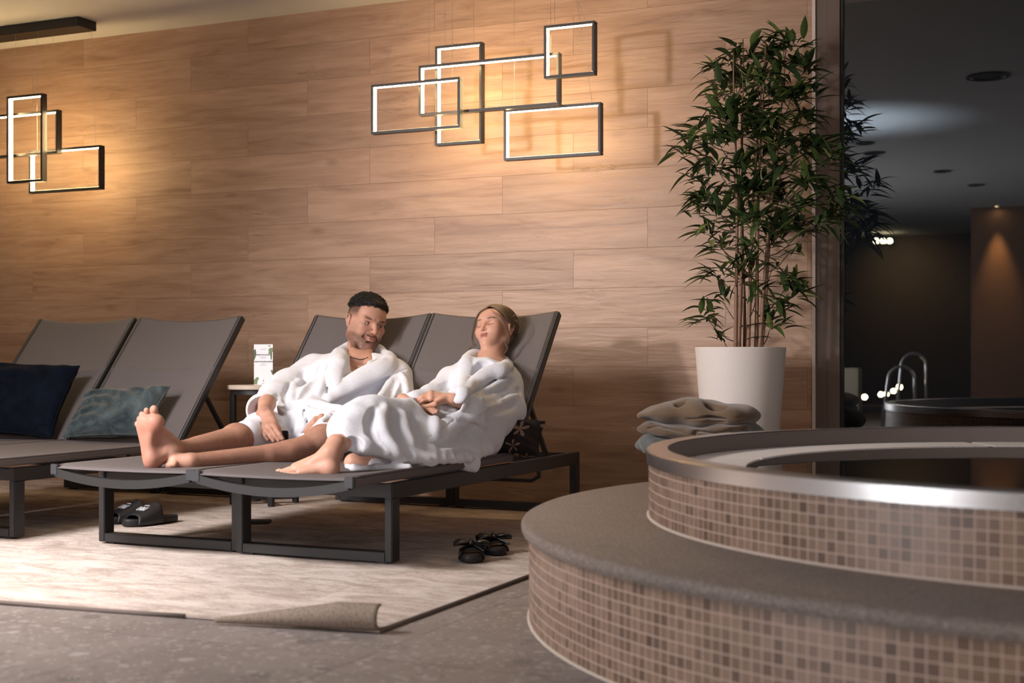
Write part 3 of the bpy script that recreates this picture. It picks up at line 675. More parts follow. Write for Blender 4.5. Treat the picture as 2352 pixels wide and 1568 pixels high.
c = t.mix(ins, (.016,.012,.012), t.mix(ln, (.30,.19,.145), (.12,.07,.06)))
floral = t.fin(c, .8, t.bump(t.noise(v, 8, 3), .3, .02), spec=.2)
cushion('cushion', 'dark cushion with a pale flower print squeezed behind the woman\'s lower back', floral, (.125,-1.15,.405), (1,.1,.0), (-.1,.62,.75), (0,-.75,.62), .36, .18, .12, 2, .006)

# ================================================================ BLANKETS ON A STOOL
stool = thing('stool', 'low dark stool hidden behind the whirlpool under the folded blankets', 'stool', (.94,-.97,0))
MB().box((-.15,-.13,.27),(.15,.13,.30),.006).build('seat', darkwood, stool)
for sx in (-1,1):
    for sy in (-1,1): MB().box((sx*.12-.02,sy*.10-.02,.0125),(sx*.12+.02,sy*.10+.02,.27),.003).build('leg', darkwood, stool)
def fleece(name, c1, c2):
    t = NT(name); n = t.noise(t.coord(), 6, 4, .6); f = t.noise(t.coord(), 420, 3, .8)
    m = t.fin(t.mix(n, c1, c2), .95, t.bump(f, .5, .002), spec=.1); t.b.inputs['Sheen Weight'].default_value = .35; return m
khaki = fleece('khaki_fleece', (.120,.078,.048), (.165,.110,.070)); khaki2 = fleece('khaki_fleece_darker', (.105,.070,.044), (.145,.098,.064)); bluet = fleece('grey_teal_fleece', (.075,.085,.085), (.14,.145,.135))
# ================================================================ FOOTWEAR
rub = simple('black_moulded_rubber', (.012,.011,.012), .55, grain=.1); strapm = simple('black_slide_strap', (.014,.013,.014), .5); inkw = simple('white_slide_print', (.62,.63,.70), .6)
def sole_outline(L, W, n=40, square=False):
    pts = []
    for i in range(n):
        a = 2*math.pi*i/n; s_ = math.sin(a); c_ = math.cos(a); y = L/2*s_; wv = W/2*(1.0 if s_ < 0 else .82)*(1-.08*math.sin(3*s_))
        ex = .72; pts.append((wv*math.copysign(abs(c_)**ex, c_), L/2*math.copysign(abs(s_)**.9, s_)))
    return pts
def slide(label, x, y, rz, letters):
    o = thing('slide_sandal', label, 'sandal', (x,y,.0125), rz, 'pair of black slides under the lounger'); L, W, T = .285, .105, .030
    pts = sole_outline(L, W); n = len(pts); vs = []; fs = []
    prof = [(.90,0),(1.0,.006),(1.0,T-.006),(.96,T),(.86,T-.003),(.5,T-.006),(.02,T-.006)]
    for sx, z in prof: vs += [(px_*sx, py_*(1-(1-sx)*.4), z+(.006*max(0,-py_/L*2-.4) if z > .01 else 0)) for px_, py_ in pts]
    for k in range(len(prof)-1): fs += [(k*n+i, k*n+(i+1)%n, (k+1)*n+(i+1)%n, (k+1)*n+i) for i in range(n)]
    fs += [tuple(range(n))[::-1], tuple((len(prof)-1)*n+i for i in range(n))]
    MB().add(vs, fs).build('sole', rub, o, smooth=True)
    def st(u, v):   # v runs from the open toe side to the instep
        a = math.pi*u; sn = abs(math.sin(a))**.72; return (-(W/2+.001)*math.copysign(abs(math.cos(a))**.8, math.cos(a)), -.092+.118*v-.016*(1-v)*(1-sn), .006+(.040+.050*v)*sn)
    MB().slab(st, 24, 12, .007).build('strap', strapm, o, smooth=True)
    ny = Vector((0, -.39, .92)).normalized(); P = Vector(st(.5,.40))+ny*.0042; X_ = Vector((1,0,0)); Y_ = ny.cross(X_)
    Mx = Matrix.Translation(P) @ Matrix(((X_.x,Y_.x,ny.x,0),(X_.y,Y_.y,ny.y,0),(X_.z,Y_.z,ny.z,0),(0,0,0,1)))
    text_mesh('printed_letters', letters, .046, inkw, o, Mx, .0006, bold=.0006, xs=.42)
    text_mesh('printed_letters', 'LIMITED', .011, inkw, o, Mx @ Matrix.Translation((0,.031,.0)), .0006, xs=.85)
slide('black slide sandal with white lettering, the right one of the pair', -1.375,-1.635, math.radians(-14), 'UNINU')
slide('black slide sandal with white lettering, the left one half hidden behind the lounger leg', -1.505,-1.60, math.radians(-20), 'UNINU')
pad = thing('flat_pad', 'small flat black pad lying on the rug under the occupied loungers', 'pad', (-.965,-1.42,.0125), math.radians(25))
MB().box((-.065,-.045,0),(.065,.045,.012),.004).build('pad_body', rub, pad)
glossb = simple('black_patent_leather', (.006,.0055,.0055), .34, grain=.0)
insole = simple('brown_insole', (.045,.028,.018), .5)
def bow_sandal(label, x, y, rz):
    o = thing('bow_sandal', label, 'sandal', (x,y,.0125), rz, 'pair of black bow sandals'); L, W = .235, .088
    pts = sole_outline(L, W); n = len(pts); vs = []; fs = []; prof = [(.94,0),(1.0,.004),(1.0,.022),(.97,.025),(.02,.024)]
    for sx, z in prof: vs += [(px_*sx, py_*(1-(1-sx)*.4), z) for px_, py_ in pts]
    for k in range(len(prof)-1): fs += [(k*n+i, k*n+(i+1)%n, (k+1)*n+(i+1)%n, (k+1)*n+i) for i in range(n)]
    fs += [tuple(range(n))[::-1], tuple((len(prof)-1)*n+i for i in range(n))]
    MB().add(vs, fs).build('sole', rub, o, smooth=True)
    MB().add([(a*.86, b*.93, .0255) for a, b in pts]+[(a*.86, b*.93, .0275) for a, b in pts], [(i,(i+1)%n,n+(i+1)%n,n+i) for i in range(n)]+[tuple(n+i for i in range(n))]).build('insole', insole, o)
    def st(u, v):
        a = math.pi*u; return (-(W/2+.002)*math.cos(a), -.075+.075*v, .008+(.036+.010*v)*math.sin(a)**.8)
    MB().slab(st, 20, 6, .005).build('strap', glossb, o, smooth=True)
    for sg in (-1,1):
        def lp(u, v):
            w_ = .007+.031*math.sin(math.pi*min(1,u*.80))**.9; a = 2*math.pi*v; fold = 1+.22*math.sin(3*a+sg)
            return (sg*(.002+.064*u), -.034+w_*math.cos(a)*.95*fold, .060+.008*math.sin(u*2.6)-.006*u+w_*.30*math.sin(a)*fold)
        mb = MB(); mb.grid(lp, 14, 24, flip=(sg<0)); mb.build('bow_loop', glossb, o, smooth=True)
        def tl(u, v): return (sg*(.002+.044*u), -.040-.034*u+(v-.5)*.034*(.4+u), .058-.020*u+.004*math.sin(v*9))
        MB().slab(tl, 8, 6, .0025).build('bow_tail', glossb, o, smooth=True)
    MB().tube([(0,-.052,.056),(0,-.046,.067),(0,-.026,.069),(0,-.018,.058)], .0095, 10).build('bow_knot', glossb, o, smooth=True)
bow_sandal('front one of the two black bow sandals on the rug by the whirlpool step', .395,-2.010, math.radians(26))
bow_sandal('rear one of the two black bow sandals, closer to the whirlpool step', .385,-1.815, math.radians(40))
# ================================================================ SOLID SCULPTING (signed distance fields turned into meshes)
F32 = np.float32
def vec(p): return np.array(p, dtype=np.float64)
class Frame:
    """local frame: origin o, axes x,y,z (unit world vectors)"""
    def __init__(s, o, x, y, z, k=1.0): s.o = vec(o); s.R = np.array([vec(x), vec(y), vec(z)]); s.k = k   # rows
    def w(s, p): return s.o + s.k*(vec(p) @ s.R)
    def d(s, p): return vec(p) @ s.R
def unit(v): v = vec(v); return v/np.linalg.norm(v)
class SDF:
    def __init__(s): s.pr = []
    def _p(s, fn, lo, hi, k, mode): s.pr.append((fn, vec(lo), vec(hi), k, mode)); return s
    def cap(s, a, b, ra, rb=None, k=.02, mode='+', fr=None, flat=None, fn_=None):
        """tapered capsule; flat=(normal, factor) squeezes it along a direction"""
        rb = ra if rb is None else rb
        if fr is not None: a, b = fr.w(a), fr.w(b); ra *= fr.k; rb *= fr.k
        a, b = vec(a), vec(b); ab = b-a; L2 = max(float(ab@ab), 1e-12)
        if flat is not None:
            n = unit(fr.d(flat[0]) if fr is not None else flat[0]); f = flat[1]
            def fn(x, y, z):
                px, py, pz = x-a[0], y-a[1], z-a[2]; t = np.clip((px*ab[0]+py*ab[1]+pz*ab[2])/L2, 0, 1)
                px = px-t*ab[0]; py = py-t*ab[1]; pz = pz-t*ab[2]; dn = px*n[0]+py*n[1]+pz*n[2]; g = (1/f-1)
                px = px+n[0]*dn*g; py = py+n[1]*dn*g; pz = pz+n[2]*dn*g
                q = np.sqrt(px*px+py*py+pz*pz)-(ra+(rb-ra)*t); return np.where(q < 0, q*f, q*(f+(1-f)*.4))
        else:
            def fn(x, y, z):
                px, py, pz = x-a[0], y-a[1], z-a[2]; t = np.clip((px*ab[0]+py*ab[1]+pz*ab[2])/L2, 0, 1)
                px = px-t*ab[0]; py = py-t*ab[1]; pz = pz-t*ab[2]
                return np.sqrt(px*px+py*py+pz*pz)-(ra+(rb-ra)*t)
        r = max(ra, rb); return s._p(fn, np.minimum(a,b)-r, np.maximum(a,b)+r, k, mode)
    def path(s, pts, rs, k=.02, mode='+', fr=None, flat=None):
        pts = [vec(p) for p in pts]; rs = rs if hasattr(rs, '__len__') else [rs]*len(pts)
        for i in range(len(pts)-1): s.cap(pts[i], pts[i+1], rs[i], rs[i+1], k, mode, fr, flat)
        return s
    def ell(s, c, r, k=.02, mode='+', fr=None, rot=None):
        """ellipsoid, axes along the frame (or rot = 3 world/local axis vectors)"""
        R = np.eye(3) if rot is None else np.array([unit(q) for q in rot])
        if fr is not None: c = fr.w(c); R = R @ fr.R; r = vec(r)*fr.k
        c = vec(c); r = vec(r)
        def fn(x, y, z):
            px, py, pz = x-c[0], y-c[1], z-c[2]; q = [R[i][0]*px+R[i][1]*py+R[i][2]*pz for i in range(3)]
            k0 = np.sqrt(sum((q[i]/r[i])**2 for i in range(3))); k1 = np.sqrt(sum((q[i]/(r[i]*r[i]))**2 for i in range(3)))
            return k0*(k0-1)/np.maximum(k1, 1e-6)
        e = np.abs(R.T) @ r; return s._p(fn, c-e, c+e, k, mode)
    def val(s, P):
        x, y, z = P[:,0], P[:,1], P[:,2]; g = np.full(len(P), .03)
        for fn, a, b, k, mode in s.pr:
            d = fn(x, y, z)
            if mode == '+': h = np.maximum(k-np.abs(g-d), 0)/k; g = np.minimum(g, d)-h*h*k*.25
            else: d = -d; h = np.maximum(k-np.abs(g-d), 0)/k; g = np.maximum(g, d)+h*h*k*.25
        return g
    def hit(s, px, py, off=0.0, default=None):
        """first point of the surface on the sight line through pixel (px,py), moved off metres toward the viewer"""
        d = vec((VIEW.x, VIEW.y, 0))+vec((RIGHT.x, RIGHT.y, 0))*((px-1176)/FPX)+vec((0,0,(822-py)/FPX)); t = np.arange(4.2, 7.2, .004)
        P = vec(CAM)+t[:,None]*d; g = s.val(P); m = np.argmax(g < 0)
        if g[m] >= 0: m = int(np.argmin(g))
        return P[m]-unit(d)*off
    def mesh(s, vox, disp=None, pad=.02):
        lo = np.min([p[1] for p in s.pr if p[4] == '+'], axis=0)-pad; hi = np.max([p[2] for p in s.pr if p[4] == '+'], axis=0)+pad
        n = np.ceil((hi-lo)/vox).astype(int)+1; G = np.full(n, .03, dtype=F32)
        ax = [lo[i]+vox*np.arange(n[i]) for i in range(3)]
        for fn, a, b, k, mode in s.pr:
            m = .012+k; i0 = np.maximum(((a-m-lo)/vox).astype(int), 0); i1 = np.minimum(((b+m-lo)/vox).astype(int)+2, n)
            if np.any(i1 <= i0): continue
            sl = tuple(slice(i0[i], i1[i]) for i in range(3))
            x = ax[0][sl[0]][:,None,None]; y = ax[1][sl[1]][None,:,None]; z = ax[2][sl[2]][None,None,:]
            d = fn(x, y, z).astype(F32); g = G[sl]
            if mode == '+': h = np.maximum(k-np.abs(g-d), 0)/k; G[sl] = np.minimum(g, d)-h*h*k*.25
            else: d = -d; h = np.maximum(k-np.abs(g-d), 0)/k; G[sl] = np.maximum(g, d)+h*h*k*.25
        if disp is not None:
            for ix in range(0, n[0], 24):
                e = min(ix+24, n[0]); G[ix:e] += disp(ax[0][ix:e][:,None,None], ax[1][None,:,None], ax[2][None,None,:]).astype(F32)
        # surface nets
        S = G < 0; C = np.zeros(n-1, dtype=np.int8)
        for dx in (0,1):
            for dy in (0,1):
                for dz in (0,1): C += S[dx:n[0]-1+dx, dy:n[1]-1+dy, dz:n[2]-1+dz]
        act = np.argwhere((C > 0) & (C < 8)); idx = np.full(n-1, -1, dtype=np.int64); idx[tuple(act.T)] = np.arange(len(act))
        acc = np.zeros((len(act), 3)); cnt = np.zeros(len(act))
        cor = [(dx,dy,dz) for dx in (0,1) for dy in (0,1) for dz in (0,1)]
        for a in cor:
            for axi in range(3):
                if a[axi]: continue
                b = list(a); b[axi] = 1
                va = G[act[:,0]+a[0], act[:,1]+a[1], act[:,2]+a[2]]; vb = G[act[:,0]+b[0], act[:,1]+b[1], act[:,2]+b[2]]
                m = (va < 0) != (vb < 0); t = np.where(m, va/np.where(m, va-vb, 1), 0)
                p = np.zeros((len(act), 3)); 
                for i in range(3): p[:,i] = a[i]
                p[:,axi] += t; acc[m] += p[m]; cnt[m] += 1
        vs = lo+(act+acc/cnt[:,None])*vox
        fs = []
        for axi in range(3):
            u, v = (axi+1)%3, (axi+2)%3
            sa = [slice(None)]*3; sb = [slice(None)]*3; sa[axi] = slice(0,-1); sb[axi] = slice(1,None)
            A, B = S[tuple(sa)], S[tuple(sb)]
            e = np.argwhere(A != B); e = e[(e[:,u] > 0) & (e[:,v] > 0) & (e[:,u] < n[u]-1) & (e[:,v] < n[v]-1)]
            q = []
            for du, dv in ((0,0),(1,0),(1,1),(0,1)):
                c = e.copy(); c[:,u] -= du; c[:,v] -= dv; q.append(idx[tuple(c.T)])
            q = np.stack(q, 1); f = A[tuple(e.T)]
            q[~f] = q[~f][:,::-1]; fs.append(q)
        fs = np.concatenate(fs); fs = fs[np.all(fs >= 0, axis=1)]
        return vs, fs
def np_mesh(name, parts, mat, parent, colors=None, smooth_iter=1):
    """parts: list of (verts, faces); one mesh object"""
    vo = 0; V_ = []; F_ = []
    for v, f in parts: V_.append(v); F_.append(f+vo); vo += len(v)
    V_ = np.concatenate(V_); F_ = np.concatenate(F_)
    for _ in range(smooth_iter):
        acc = np.zeros_like(V_); cn = np.zeros(len(V_))
        for a, b in ((0,1),(1,2),(2,3),(3,0)):
            for p, q in ((a,b),(b,a)):
                np.add.at(acc, F_[:,p], V_[F_[:,q]]); np.add.at(cn, F_[:,p], 1)
        V_ = V_*.5+.5*acc/np.maximum(cn,1)[:,None]
    me = bpy.data.meshes.new(name); me.vertices.add(len(V_)); me.vertices.foreach_set('co', V_.astype(F32).ravel())
    me.loops.add(len(F_)*4); me.loops.foreach_set('vertex_index', F_.astype(np.int32).ravel())
    me.polygons.add(len(F_)); me.polygons.foreach_set('loop_start', np.arange(0, len(F_)*4, 4, dtype=np.int32))
    me.update(calc_edges=True); me.validate()
    if colors is not None:
        c = colors(V_); at_ = me.attributes.new('skin', 'FLOAT_COLOR', 'POINT'); at_.data.foreach_set('color', np.concatenate([c, np.ones((len(c),1))], 1).astype(F32).ravel())
    return link(name, me, mat, parent, True, True)
def blob(P, c, r, soft=.35, fr=None, rot=None):
    """0..1 mask of an ellipsoid around the points P"""
    R = np.eye(3) if rot is None else np.array([unit(q) for q in rot])
    if fr is not None: c = fr.w(c); R = R @ fr.R; r = vec(r)*fr.k
    q = (P-vec(c)) @ R.T / vec(r); d = np.linalg.norm(q, axis=1); return np.clip((1+soft-d)/(2*soft), 0, 1)**1.0
def vnoise(P, s, seed=0):
    Q = P*s+seed*7.31; return (np.sin(Q[:,0]*1.7+np.sin(Q[:,1]*2.3+seed))+np.sin(Q[:,1]*1.9+np.sin(Q[:,2]*2.1+seed*2))+np.sin(Q[:,2]*2.2+np.sin(Q[:,0]*1.8)))/6+.5
def hand(S, wrist, kn, tips, back, lat, wid=.080, r=.0095, thumb=None, k=.008, bend=.018, lens=(.94,1.0,.97,.82), wr=.026, forearm=None):
    """kn: centre of the knuckle row, tips: centre of the finger tips, back: outward normal of the back of the hand, lat: from little finger to index"""
    wrist, kn, tips, back, lat = vec(wrist), vec(kn), vec(tips), unit(back), unit(lat)
    for i, f in enumerate((-.42,-.14,.14,.42)):
        b = kn+lat*wid*f-back*abs(f)*.012; S.cap(wrist+lat*wid*f*.42, b, wr*.62, .0125, .014, flat=(back,.8))
        L = (3-i, )[0]; t = b+(tips-kn)*lens[[3,2,1,0][i]]*1.0+lat*wid*f*(-.12)
        m1 = b+(t-b)*.42+back*bend; m2 = b+(t-b)*.75+back*bend*.72; q = r*(.86,.98,1.0,.97)[i]
        S.ell(b+back*.002, (.0125,)*3, k); S.cap(b, m1, q*1.12, q*1.02, k*.5); S.cap(m1, m2, q*1.02, q*.93, k*.4); S.cap(m2, t, q*.95, q*.8, k*.4)
    S.ell(wrist, (wr,wr,wr), .012)
    if forearm is not None: S.cap(wrist, forearm, wr*.98, wr*1.35, .012)
    if thumb is not None:
        t0 = wrist+lat*wid*.30+(kn-wrist)*.18; S.cap(t0, thumb[0], .0165, .0125, .012); S.cap(thumb[0], thumb[1], .0115, .0092, .005)
def skin_mat(name, rough=.5, hairy=False):
    t = NT(name); a = t.node('ShaderNodeVertexColor'); a.layer_name = 'skin'; v = t.coord(); n = t.noise(v, 260, 3); n2 = t.noise(v, 28, 3)
    c = t.mix(t.math('MULTIPLY', n2, .22), a.outputs[0], (.50,.20,.14))
    m = t.fin(c, rough, t.bump(n, .22, .0012), spec=.22); b = t.b
    b.inputs['Subsurface Weight'].default_value = .12; b.inputs['Subsurface Radius'].default_value = (.012,.005,.003); b.inputs['Subsurface Scale'].default_value = .6
    return m
t = NT('white_terry_cloth'); v = t.coord(); n = t.noise(v, 420, 3, .7); n2 = t.noise(v, 90, 3, .7); n3 = t.noise(v, 16, 3, .6)
b_ = t.bump(n3, .25, .012); b_ = t.bump(n2, .55, .004, b_); b_ = t.bump(n, .8, .0022, b_)
TERRY = t.fin(t.mix(n2, (.645,.65,.70), (.735,.74,.79)), .95, b_, spec=.1); t.b.inputs['Sheen Weight'].default_value = .25
def Pw(px, py, Y): return np.array(at(px, py, Y))
def head_frame(c, yaw, pitch, roll, k=1.0):
    """yaw>0 turns the face to image right, pitch>0 looks up, roll>0 tips the crown to image right"""
    f0 = vec((.4102,-.9120,0)); r0 = vec((.9120,.4102,0)); up = vec((0,0,1))
    f = math.cos(yaw)*f0+math.sin(yaw)*r0; f = math.cos(pitch)*f+math.sin(pitch)*up; f = unit(f)
    u = up-f*(up@f); u = unit(u); r = np.cross(-f, u); u2 = math.cos(roll)*u+math.sin(roll)*r; r2 = np.cross(-f, u2)
    return Frame(c, r2, -f, u2, k)

def resample(pts, step=.010, rad=None):
    """Catmull-Rom through the points; returns points (and radii) about step metres apart"""
    P_ = [vec(p) for p in pts]; m = len(P_); R_ = list(rad) if hasattr(rad, '__len__') else [rad or 0]*m; out = []; ro = []
    for j in range(m-1):
        a, b, c, d = P_[max(j-1,0)], P_[j], P_[j+1], P_[min(j+2,m-1)]; n = max(2, int(np.linalg.norm(c-b)/step))
        for i in range(n): f = i/n; out.append(.5*((2*b)+(c-a)*f+(2*a-5*b+4*c-d)*f*f+(3*b-a-3*c+d)*f**3)); ro.append(R_[j]*(1-f)+R_[j+1]*f)
    out.append(P_[-1]); ro.append(R_[-1]); return out, ro
class Cloth:
    """garment under construction: base solid B (for finding its surface) and final solid T"""
    def __init__(s, B): s.B = B; s.T = SDF(); s.T.pr = list(B.pr)
    def line(s, pts, off=0.0, sm=10):
        o = []
        for a, b in zip(pts[:-1], pts[1:]):
            n = max(2, int(math.hypot(b[0]-a[0], b[1]-a[1])/5))
            for i in range(n): q = i/n; o.append((a[0]+(b[0]-a[0])*q, a[1]+(b[1]-a[1])*q))
        o.append(pts[-1]); o = [vec(p) for p in o]
        for _ in range(4): o = [o[0]]+[(o[i-1]+o[i]*2+o[i+1])/4 for i in range(1,len(o)-1)]+[o[-1]]
        w_ = [s.B.hit(p[0], p[1], off) for p in o]
        for _ in range(sm): w_ = [w_[0]]+[(w_[i-1]+w_[i]*2+w_[i+1])/4 for i in range(1,len(w_)-1)]+[w_[-1]]
        return w_
    def fold(s, pts, r=.010, k=.03, mode='-', off=None):
        r = r*(.72 if mode == '-' else .8); k = k*.62
        w_ = s.line(pts, (.0022 if mode == '-' else -.0035) if off is None else off, 9); n = len(w_)
        s.T.path(w_, [r*(.12+.88*math.sin(math.pi*min(1,max(0,(i+.5)/n)))) for i in range(n)], k, mode)
    def band(s, pts, rad, k, flat, mode='+', sm=6):
        w_, r_ = resample(pts, .008, rad)
        for _ in range(sm): w_ = [w_[0]]+[(w_[i-1]+w_[i]*2+w_[i+1])/4 for i in range(1,len(w_)-1)]+[w_[-1]]
        s.T.path(w_, r_, k, mode, flat=flat)
    def on(s, px, py, off=0.0): return s.B.hit(px, py, off)
# ================================================================ BLANKETS
def interp(tab, x):
    return float(np.interp(x, [p[0] for p in tab], [p[1] for p in tab]))
def blanket(label, mat, top, bot, Y0, dep, cuts, disp, xs, extra=None):
    S = SDF(); x = xs[0]
    while x <= xs[1]:
        yt, yb = interp(top, x), interp(bot, x); c = Pw(x, (yt+yb)/2, Y0); h = max(.008, (yb-yt)/2/FPX*5.6)
        e = min(x-xs[0], xs[1]-x)/30; S.ell(c, (.030, dep*(.80+.20*min(1, e)), h), .022); x += 8
    for pts, r, fl in cuts: S.path([Pw(*p) for p in pts], r, .006, '-', flat=((0,0,1), fl))
    if extra: extra(S)
    o = thing('blanket', label, 'blanket', tuple(Pw(sum(xs)/2, 1000, Y0)), 0, 'folded blankets on the stool')
    np_mesh('folded_cloth', [S.mesh(.0042, disp, .07)], mat, o, None, 1); return o
def bd(a, b): return lambda x, y, z: a*np.sin(26*x+b+9*y)*np.sin(15*x-19*y+1.3*b)+.5*a*np.sin(47*x+31*y+b)
yf = -1.245
blanket('puffy khaki brown fleece blanket on top of the pile', khaki,
    [(1484,950),(1490,941),(1526,930),(1567,920),(1593,914),(1613,916),(1637,925),(1659,930),(1679,929),(1708,935),(1730,948)],
    [(1484,964),(1516,962),(1547,967),(1587,976),(1639,978),(1690,974),(1730,968)], -1.10, .150,
    [([(1592,962,yf),(1625,957,yf),(1670,961,yf),(1722,957,yf)], .026, .22), ([(1600,969,yf),(1660,968,yf),(1715,966,yf)], .020, .16)], bd(.0045, 1.0), (1490,1728),
    lambda S: S.path([Pw(1560,935,-1.20),Pw(1600,930,-1.16),Pw(1630,938,-1.20),Pw(1665,944,-1.22)], .007, .03, '-'))
blanket('khaki brown fleece blanket with stitched wavy edges in the middle of the pile', khaki2,
    [(1486,974),(1500,966),(1520,964),(1560,972),(1600,980),(1660,980),(1722,972)], [(1486,992),(1520,1000),(1560,1006),(1600,1003),(1660,996),(1722,985)], -1.10, .155,
    [([(1490,984,yf-.01),(1510,978,yf-.01),(1530,984,yf-.01),(1560,990,yf-.01),(1590,1000,yf-.01)], .014, .30), ([(1592,998,yf-.01),(1600,990,yf-.01),(1640,994,yf-.01),(1690,988,yf-.01)], .020, .20)], bd(.005, 2.7), (1490,1716),
    lambda S: S.path([Pw(1496,975,-1.22),Pw(1486,984,-1.23),Pw(1479,992,-1.23)], [.012,.010,.006], .01))
blanket('grey teal fleece blanket at the bottom of the pile, one corner hanging out', bluet,
    [(1484,1006),(1500,990),(1530,994),(1600,1006),(1680,996),(1705,975),(1722,978),(1752,1000)], [(1484,1034),(1530,1040),(1600,1040),(1700,1040),(1752,1036)], -1.09, .150,
    [], bd(.006, 4.2), (1484,1748),
    lambda S: S.path([Pw(1498,996,-1.20),Pw(1484,1012,-1.22),Pw(1482,1034,-1.22)], [.018,.018,.010], .02))
# ================================================================ MAN
man = thing('person', 'man in a white terry robe lying back with bare legs, looking at the woman', 'person', (-.80,-1.35,.345))
SKM = skin_mat('skin_tan', .48); HC = Pw(841,743,-.80); HF = head_frame(HC, math.radians(31), math.radians(-5), math.radians(14), 1.06)
NK = Pw(822,826,-.83)
def build_head(S, fr, fem=False):
    e = S.ell; c = S.cap
    if not fem:
        e((0,.020,.040), (.076,.094,.084), .02, fr=fr); e((0,-.030,.000), (.066,.064,.088), .03, fr=fr); e((0,-.052,.050), (.056,.040,.040), .03, fr=fr)
        for s_ in (-1,1):
            c((s_*.053,.002,-.066), (s_*.021,-.074,-.108), .019, .018, .03, fr=fr); c((s_*.059,.012,-.010), (s_*.053,.002,-.066), .018, .019, .03, fr=fr); e((s_*.040,-.046,-.048), (.024,.032,.040), .03, fr=fr)
            e((s_*.043,-.066,-.018), (.022,.020,.016), .02, fr=fr); c((s_*.012,-.088,.018), (s_*.048,-.076,.021), .0105, .010, .014, fr=fr)
        e((0,-.062,-.076), (.037,.032,.036), .02, fr=fr); e((0,-.083,-.106), (.023,.017,.017), .014, fr=fr)
        nose = [(0,-.089,.010),(0,-.103,-.010),(0,-.117,-.033)]; nr = [.0085,.0085,.0108]; nw = .0125; mz = -.066; my = -.0935; lw = .025; fz = 1.0
    else:
        e((0,.020,.030), (.070,.086,.074), .02, fr=fr); e((0,-.030,-.004), (.060,.058,.074), .03, fr=fr); e((0,-.048,.036), (.053,.037,.040), .03, fr=fr); e((0,-.050,-.035), (.050,.036,.045), .03, fr=fr)
        for s_ in (-1,1):
            c((s_*.046,.000,-.056), (s_*.010,-.070,-.092), .018, .015, .03, fr=fr); c((s_*.054,.010,-.008), (s_*.046,.000,-.056), .016, .018, .03, fr=fr)
            e((s_*.034,-.062,-.028), (.023,.019,.020), .03, fr=fr)
        e((0,-.058,-.068), (.030,.029,.032), .025, fr=fr); e((0,-.075,-.092), (.014,.013,.013), .018, fr=fr)
        nose = [(0,-.082,.008),(0,-.092,-.010),(0,-.103,-.029)]; nr = [.0062,.0062,.0078]; nw = .0088; mz = -.057; my = -.0885; lw = .021; fz = .95
    S.path(nose, nr, .010, fr=fr)
    for s_ in (-1,1):
        e((s_*nw,nose[2][1]+.0115,nose[2][2]-.002), (.0066,.0085,.0062), .006, fr=fr)
        e((s_*.0315*fz,nose[0][1]-.010,.000), (.0165,.0135,.0105), .012, '-', fr=fr)            # socket
        ex = s_*.0315*fz; ey = nose[0][1]+.0175
        e((ex,ey,-.001), (.0150,.0135,.0125), .004, fr=fr)                                      # lids over the eyeball
        if not fem:
            e((ex,ey-.016,-.0008), (.0125,.0115,.0040), .001, '-', fr=fr)
            S.path([(ex-.014,ey-.0085,.0012),(ex-.004,ey-.0135,.0062),(ex+.005,ey-.0135,.0060),(ex+.014,ey-.0085,.0008)], .0020, .002, fr=fr)
        else:
            S.path([(ex-.013,ey-.0075,-.0045),(ex,ey-.0125,-.0072),(ex+.013,ey-.0075,-.0040)], .0016, .003, fr=fr)
        e((s_*.0068,nose[2][1]+.006,nose[2][2]-.0095), (.0036,.0050,.0030), .002, '-', fr=fr)  # nostril
        # ear
        ea = .079 if not fem else .071
        e((s_*ea,.016,-.006), (.0085,.0175,.0300), .006, fr=fr, rot=((1,s_*.35,0),(-s_*.35,1,.18),(0,-.18,1)))
        e((s_*(ea+.008),.011,-.004), (.0060,.0090,.0150), .004, '-', fr=fr, rot=((1,s_*.35,0),(-s_*.35,1,.18),(0,-.18,1)))
        S.path([(s_*(ea+.003),.000,-.020),(s_*(ea+.005),.001,.010),(s_*(ea+.008),.012,.022),(s_*(ea+.010),.026,.014),(s_*(ea+.008),.028,-.006),(s_*(ea+.004),.014,-.030)], .0030, .003, fr=fr)
        c((s_*(nw+.006),nose[2][1]+.020,nose[2][2]), (s_*(lw+.011),my+.016,mz+.001), .0022, .0022, .008, '-', fr=fr)   # smile line
    up = .003
    S.path([(-lw-.002,my+.012,mz+.0075),(-.009,my-.001,mz+.0052),(0,my-.0015,mz+.0035),(.009,my-.001,mz+.0052),(lw+.002,my+.012,mz+.0075)], [.0024,.0050,.0046,.0050,.0024], .005, fr=fr)
    S.path([(-lw*.85,my+.008,mz+.000),(-.006,my-.000,mz-.0065),(.006,my-.000,mz-.0065),(lw*.85,my+.008,mz+.000)], [.0024,.0060,.0060,.0024], .005, fr=fr)
    S.path([(-lw-.004,my+.006,mz+.0090),(-.010,my-.0065,mz-.0005),(.010,my-.0065,mz-.0005),(lw+.004,my+.006,mz+.0090)], [.0006,.0013,.0013,.0006], .0025, '-', fr=fr)
    if not fem: e((0,my+.004,mz-.018), (.016,.006,.005), .008, '-', fr=fr)
    return (nose, mz, my, lw, fz)
